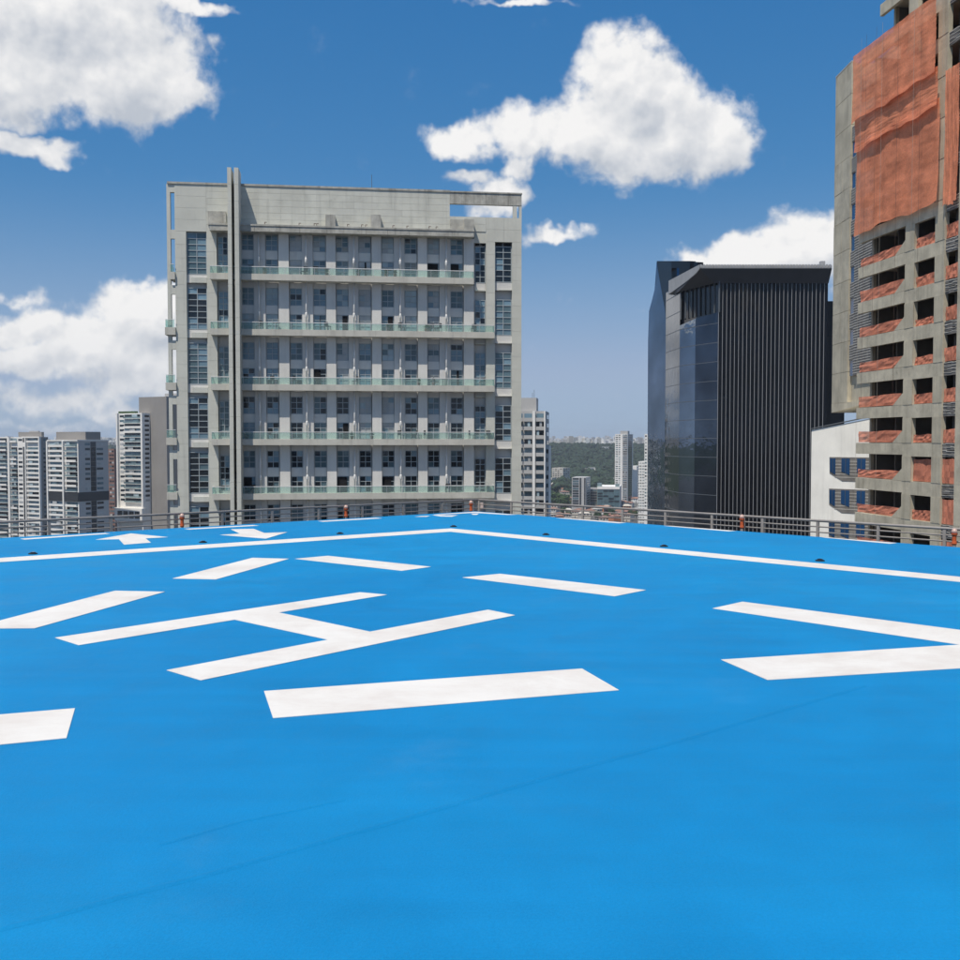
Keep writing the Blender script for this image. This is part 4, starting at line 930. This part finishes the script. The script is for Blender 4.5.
# low houses
def house(px, D_, w, dpt, h, roofmat, wallmat, rz, i):
    x = (px - 480) / F * D_
    e = empty('house', (x, D_, ground_z(x, D_)), R(rz), HL[i], 'house', None)
    MB().box(-w / 2, w / 2, -dpt / 2, dpt / 2, -2, h).build('wall', wallmat, e)
    r = h + min(w, dpt) * .22; o = .5; k = w * .28
    MB().add([(-w / 2 - o, -dpt / 2 - o, h), (w / 2 + o, -dpt / 2 - o, h), (w / 2 + o, dpt / 2 + o, h), (-w / 2 - o, dpt / 2 + o, h), (-w / 2 + k, 0, r), (w / 2 - k, 0, r)],
             [(0, 1, 5, 4), (1, 2, 5), (2, 3, 4, 5), (3, 0, 4), (3, 2, 1, 0)]).build('roof', roofmat, e)
    for q in range(3): bx('window', -w * .36 + q * w * .28, -w * .36 + q * w * .28 + 1.6, -dpt / 2 - .06, -dpt / 2 + .02, h - 2.0, h - .7, 'g1', e)
    bx('door', -w * .1, -w * .1 + 1.1, -dpt / 2 - .05, -dpt / 2 + .02, 0, 2.1, 'frame_dark', e)
RM = ['terracotta', 'terracotta', 'fibre', 'terracotta', 'brickred', 'cream']; WM = ['cream', 'apt_white', 'orange_wall', 'cream', 'apt_mid']
RN = dict(terracotta='terracotta tile', fibre='grey sheet', brickred='dark red tile', cream='pale flat-pitched'); WN = dict(cream='cream', apt_white='white', orange_wall='orange block', apt_mid='grey')
HL = {}
hs = []
for i in range(120):
    D_ = random.uniform(1130, 1500) if i < 104 else random.uniform(1500, 1640); px = random.uniform(550, 648); w = random.uniform(7, 14); h = random.uniform(3.2, 9.5)
    rm, wm = random.choice(RM), random.choice(WM)
    if any(abs(px - b) * D_ / F < 11 and abs(D_ - d) < 15 for b, d in hs): continue
    hs.append((px, D_))
    size = 'wide' if w > 12.5 else 'narrow'; tall = 'three-storey' if h > 7.5 else 'two-storey' if h > 5 else 'low'
    HL[i] = f'{size} {tall} {WN[wm]} house with a {RN[rm]} roof below the wooded hill'
    house(px, D_, w, random.uniform(8, 12), h, rm, wm, random.uniform(-40, 40), i)
groups = {}
for o in bpy.data.objects:
    if o.parent is None and o.name.startswith('house'): groups.setdefault(o['label'], []).append(o)
for lab, os_ in groups.items():
    if len(os_) > 1:
        for o in os_: o['group'] = 'houses: ' + lab
# ------------------------------------------------------------------ trees
def leaf_crown(m, c, r, n, rnd, s=.8, flat=.8):
    for i in range(n):
        d = Vector((rnd.gauss(0, 1), rnd.gauss(0, 1), rnd.gauss(0, 1))).normalized(); q = r * rnd.uniform(.55, 1.05)
        p = c + Vector((d.x * q, d.y * q, d.z * q * flat)); a = Vector((rnd.gauss(0, 1), rnd.gauss(0, 1), rnd.gauss(0, .5))).normalized(); b = d.cross(a).normalized()
        k = s * rnd.uniform(.6, 1.3)
        m.add([p - a * k, p - b * k * .7, p + a * k, p + b * k * .7], [(0, 1, 2, 3)])
tree_vars = []
for v in range(4):
    rnd = random.Random(20 + v); tr = MB(); tr.tube((0, 0, -1), (0, 0, 4.5), .35, 7, 0, .24); cr = MB()
    for i in range(9):
        a = rnd.uniform(0, 6.28); rr = rnd.uniform(1.2, 3.4); c = Vector((math.cos(a) * rr, math.sin(a) * rr, rnd.uniform(5, 9.5)))
        tr.tube((0, 0, 3.6), c, .14, 5, 0, .05); leaf_crown(cr, c, rnd.uniform(1.7, 2.6), 110, rnd, .55)
    tree_vars.append((tr.mesh('trunk', 'bark'), cr.mesh('crown', 'foliage2')))
def tree(px, D_, sc, lab, grp_):
    x = (px - 480) / F * D_; e = empty('tree', (x, D_, ground_z(x, D_) - .5), random.uniform(0, 6), lab, 'tree', grp_); e.scale = (sc, sc, sc * random.uniform(.9, 1.15))
    a, b = random.choice(tree_vars); link('trunk', a, e); link('crown', b, e)
for i in range(22): tree(random.uniform(546, 567), random.uniform(1330, 1450), random.uniform(1.5, 2.1), 'dense dark tree in the grove beside the slotted office block', 'grove beside the slotted office')
for i in range(14): tree(random.uniform(596, 616), random.uniform(1480, 1600), random.uniform(1.3, 1.9), 'leafy tree standing behind the green glass office', 'trees behind the green glass office')
for i in range(14): tree(random.uniform(560, 640), random.uniform(1150, 1300), random.uniform(.7, 1.1), 'small street tree among the tiled roofs', 'trees among the tiled roofs')
for i in range(10): tree(random.uniform(103, 118), random.uniform(830, 1000), random.uniform(1.0, 1.5), 'street tree in the gap between the white apartment towers', 'trees between the apartment towers')
# forest on the hill: one mass
ico = [(0, 0, -1)] + [(math.cos(R(72 * i)) * .894, math.sin(R(72 * i)) * .894, -.447) for i in range(5)] + [(math.cos(R(72 * i + 36)) * .894, math.sin(R(72 * i + 36)) * .894, .447) for i in range(5)] + [(0, 0, 1)]
ifs = [(0, 1 + (i + 1) % 5, 1 + i) for i in range(5)] + [(1 + i, 1 + (i + 1) % 5, 6 + i) for i in range(5)] + [(1 + (i + 1) % 5, 6 + (i + 1) % 5, 6 + i) for i in range(5)] + [(6 + i, 6 + (i + 1) % 5, 11) for i in range(5)]
rnd = random.Random(3); m = MB()
for i in range(9000):
    D_ = 1560 + 1500 * rnd.random() ** .8; px = rnd.uniform(536, 668) if i < 8000 else rnd.uniform(100, 122)
    x = (px - 480) / F * D_; r = rnd.choice((3.0, 4.5, 6, 8.5)) * rnd.uniform(.8, 1.2) * (1 if D_ < 2300 else .9 if D_ < 2700 else .6); z = ground_z(x, D_) + r * .7
    for q in range(3):
        ox, oy, oz, rr = rnd.uniform(-.6, .6) * r, rnd.uniform(-.6, .6) * r, rnd.uniform(-.2, .7) * r, r * rnd.uniform(.4, .7)
        if q == 2 and D_ > 2500: continue
        m.add([(x + ox + v[0] * rr * rnd.uniform(.75, 1.25), D_ + oy + v[1] * rr * rnd.uniform(.75, 1.25), z + oz + v[2] * rr * rnd.uniform(.75, 1.25)) for v in ico], ifs)
tag(m.build('wooded_hill_trees', 'foliage', None), 'dense dark green wood covering the far hill', 'wood', kind='stuff')
for px, D_, w in ((607, 2650, 26), (593, 2100, 26), (588.5, 2080, 14), (556, 2000, 18), (549, 2050, 12), (567, 1980, 12), (611, 1790, 16)):
    x = (px - 480) / F * D_; gz = ground_z(x, D_)
    e = empty('villa', (x, D_, gz), R(random.uniform(-25, 25)), 'pale villa among the trees of the wooded hill', 'house', 'villas on the wooded hill')
    MB().box(-w / 2, w / 2, -6, 6, 0, 13).build('wall', 'apt_white', e); MB().box(-w / 2 - .6, w / 2 + .6, -6.6, 6.6, 13, 14).build('roof', 'fibre', e)
    for q in range(4): bx('window', -w * .4 + q * w * .22, -w * .4 + q * w * .22 + w * .12, -6.08, -5.95, 8.8, 11, 'g1', e)
# far skyline
rnd = random.Random(5); m = MB()
for i in range(5200):
    D_ = rnd.uniform(3500, 7600); px = rnd.uniform(-60, 1020) if i % 2 else rnd.choice((rnd.uniform(536, 668), rnd.uniform(95, 125)))
    x = (px - 480) / F * D_; w, d = rnd.uniform(7, 17), rnd.uniform(8, 16); h = rnd.choice((8, 10, 12, 16, 22, 34, 46)) * rnd.uniform(.7, 1.15) * (.72 if D_ > 6000 else .8)
    z = ground_z(x, D_); a = rnd.uniform(-.6, .6); ca, sa = math.cos(a), math.sin(a)
    pl = [(x + u * ca - v * sa, D_ + u * sa + v * ca) for u, v in ((-w / 2, -d / 2), (w / 2, -d / 2), (w / 2, d / 2), (-w / 2, d / 2))]
    m.prism(pl, z - 3, z + h, rnd.choice((0, 0, 1, 2, 3, 0, 4)))
tag(m.build('far_city', ['apt_white', 'cream', 'apt_mid', 'fibre', 'apt_grey'], None), 'hazy sprawl of pale buildings along the horizon', 'city', kind='stuff')

# ------------------------------------------------------------------ haze
hzm = bpy.data.materials.new('haze_air'); hzm.use_nodes = True; T = NT(hzm.node_tree); T.n.clear()
pv = T.node('ShaderNodeVolumePrincipled'); pv.inputs['Color'].default_value = (.80, .88, 1, 1); pv.inputs['Density'].default_value = 8.5e-5; pv.inputs['Anisotropy'].default_value = .1
om = T.node('ShaderNodeOutputMaterial'); T.l.new(pv.outputs[0], om.inputs['Volume'])
me = MB().box(-9600, 9600, -9600, 9600, -1.5, 175); mh = bpy.data.meshes.new('haze'); mh.from_pydata(me.v, [], me.f); mh.materials.append(hzm)
tag(link('haze', mh), kind='stuff')
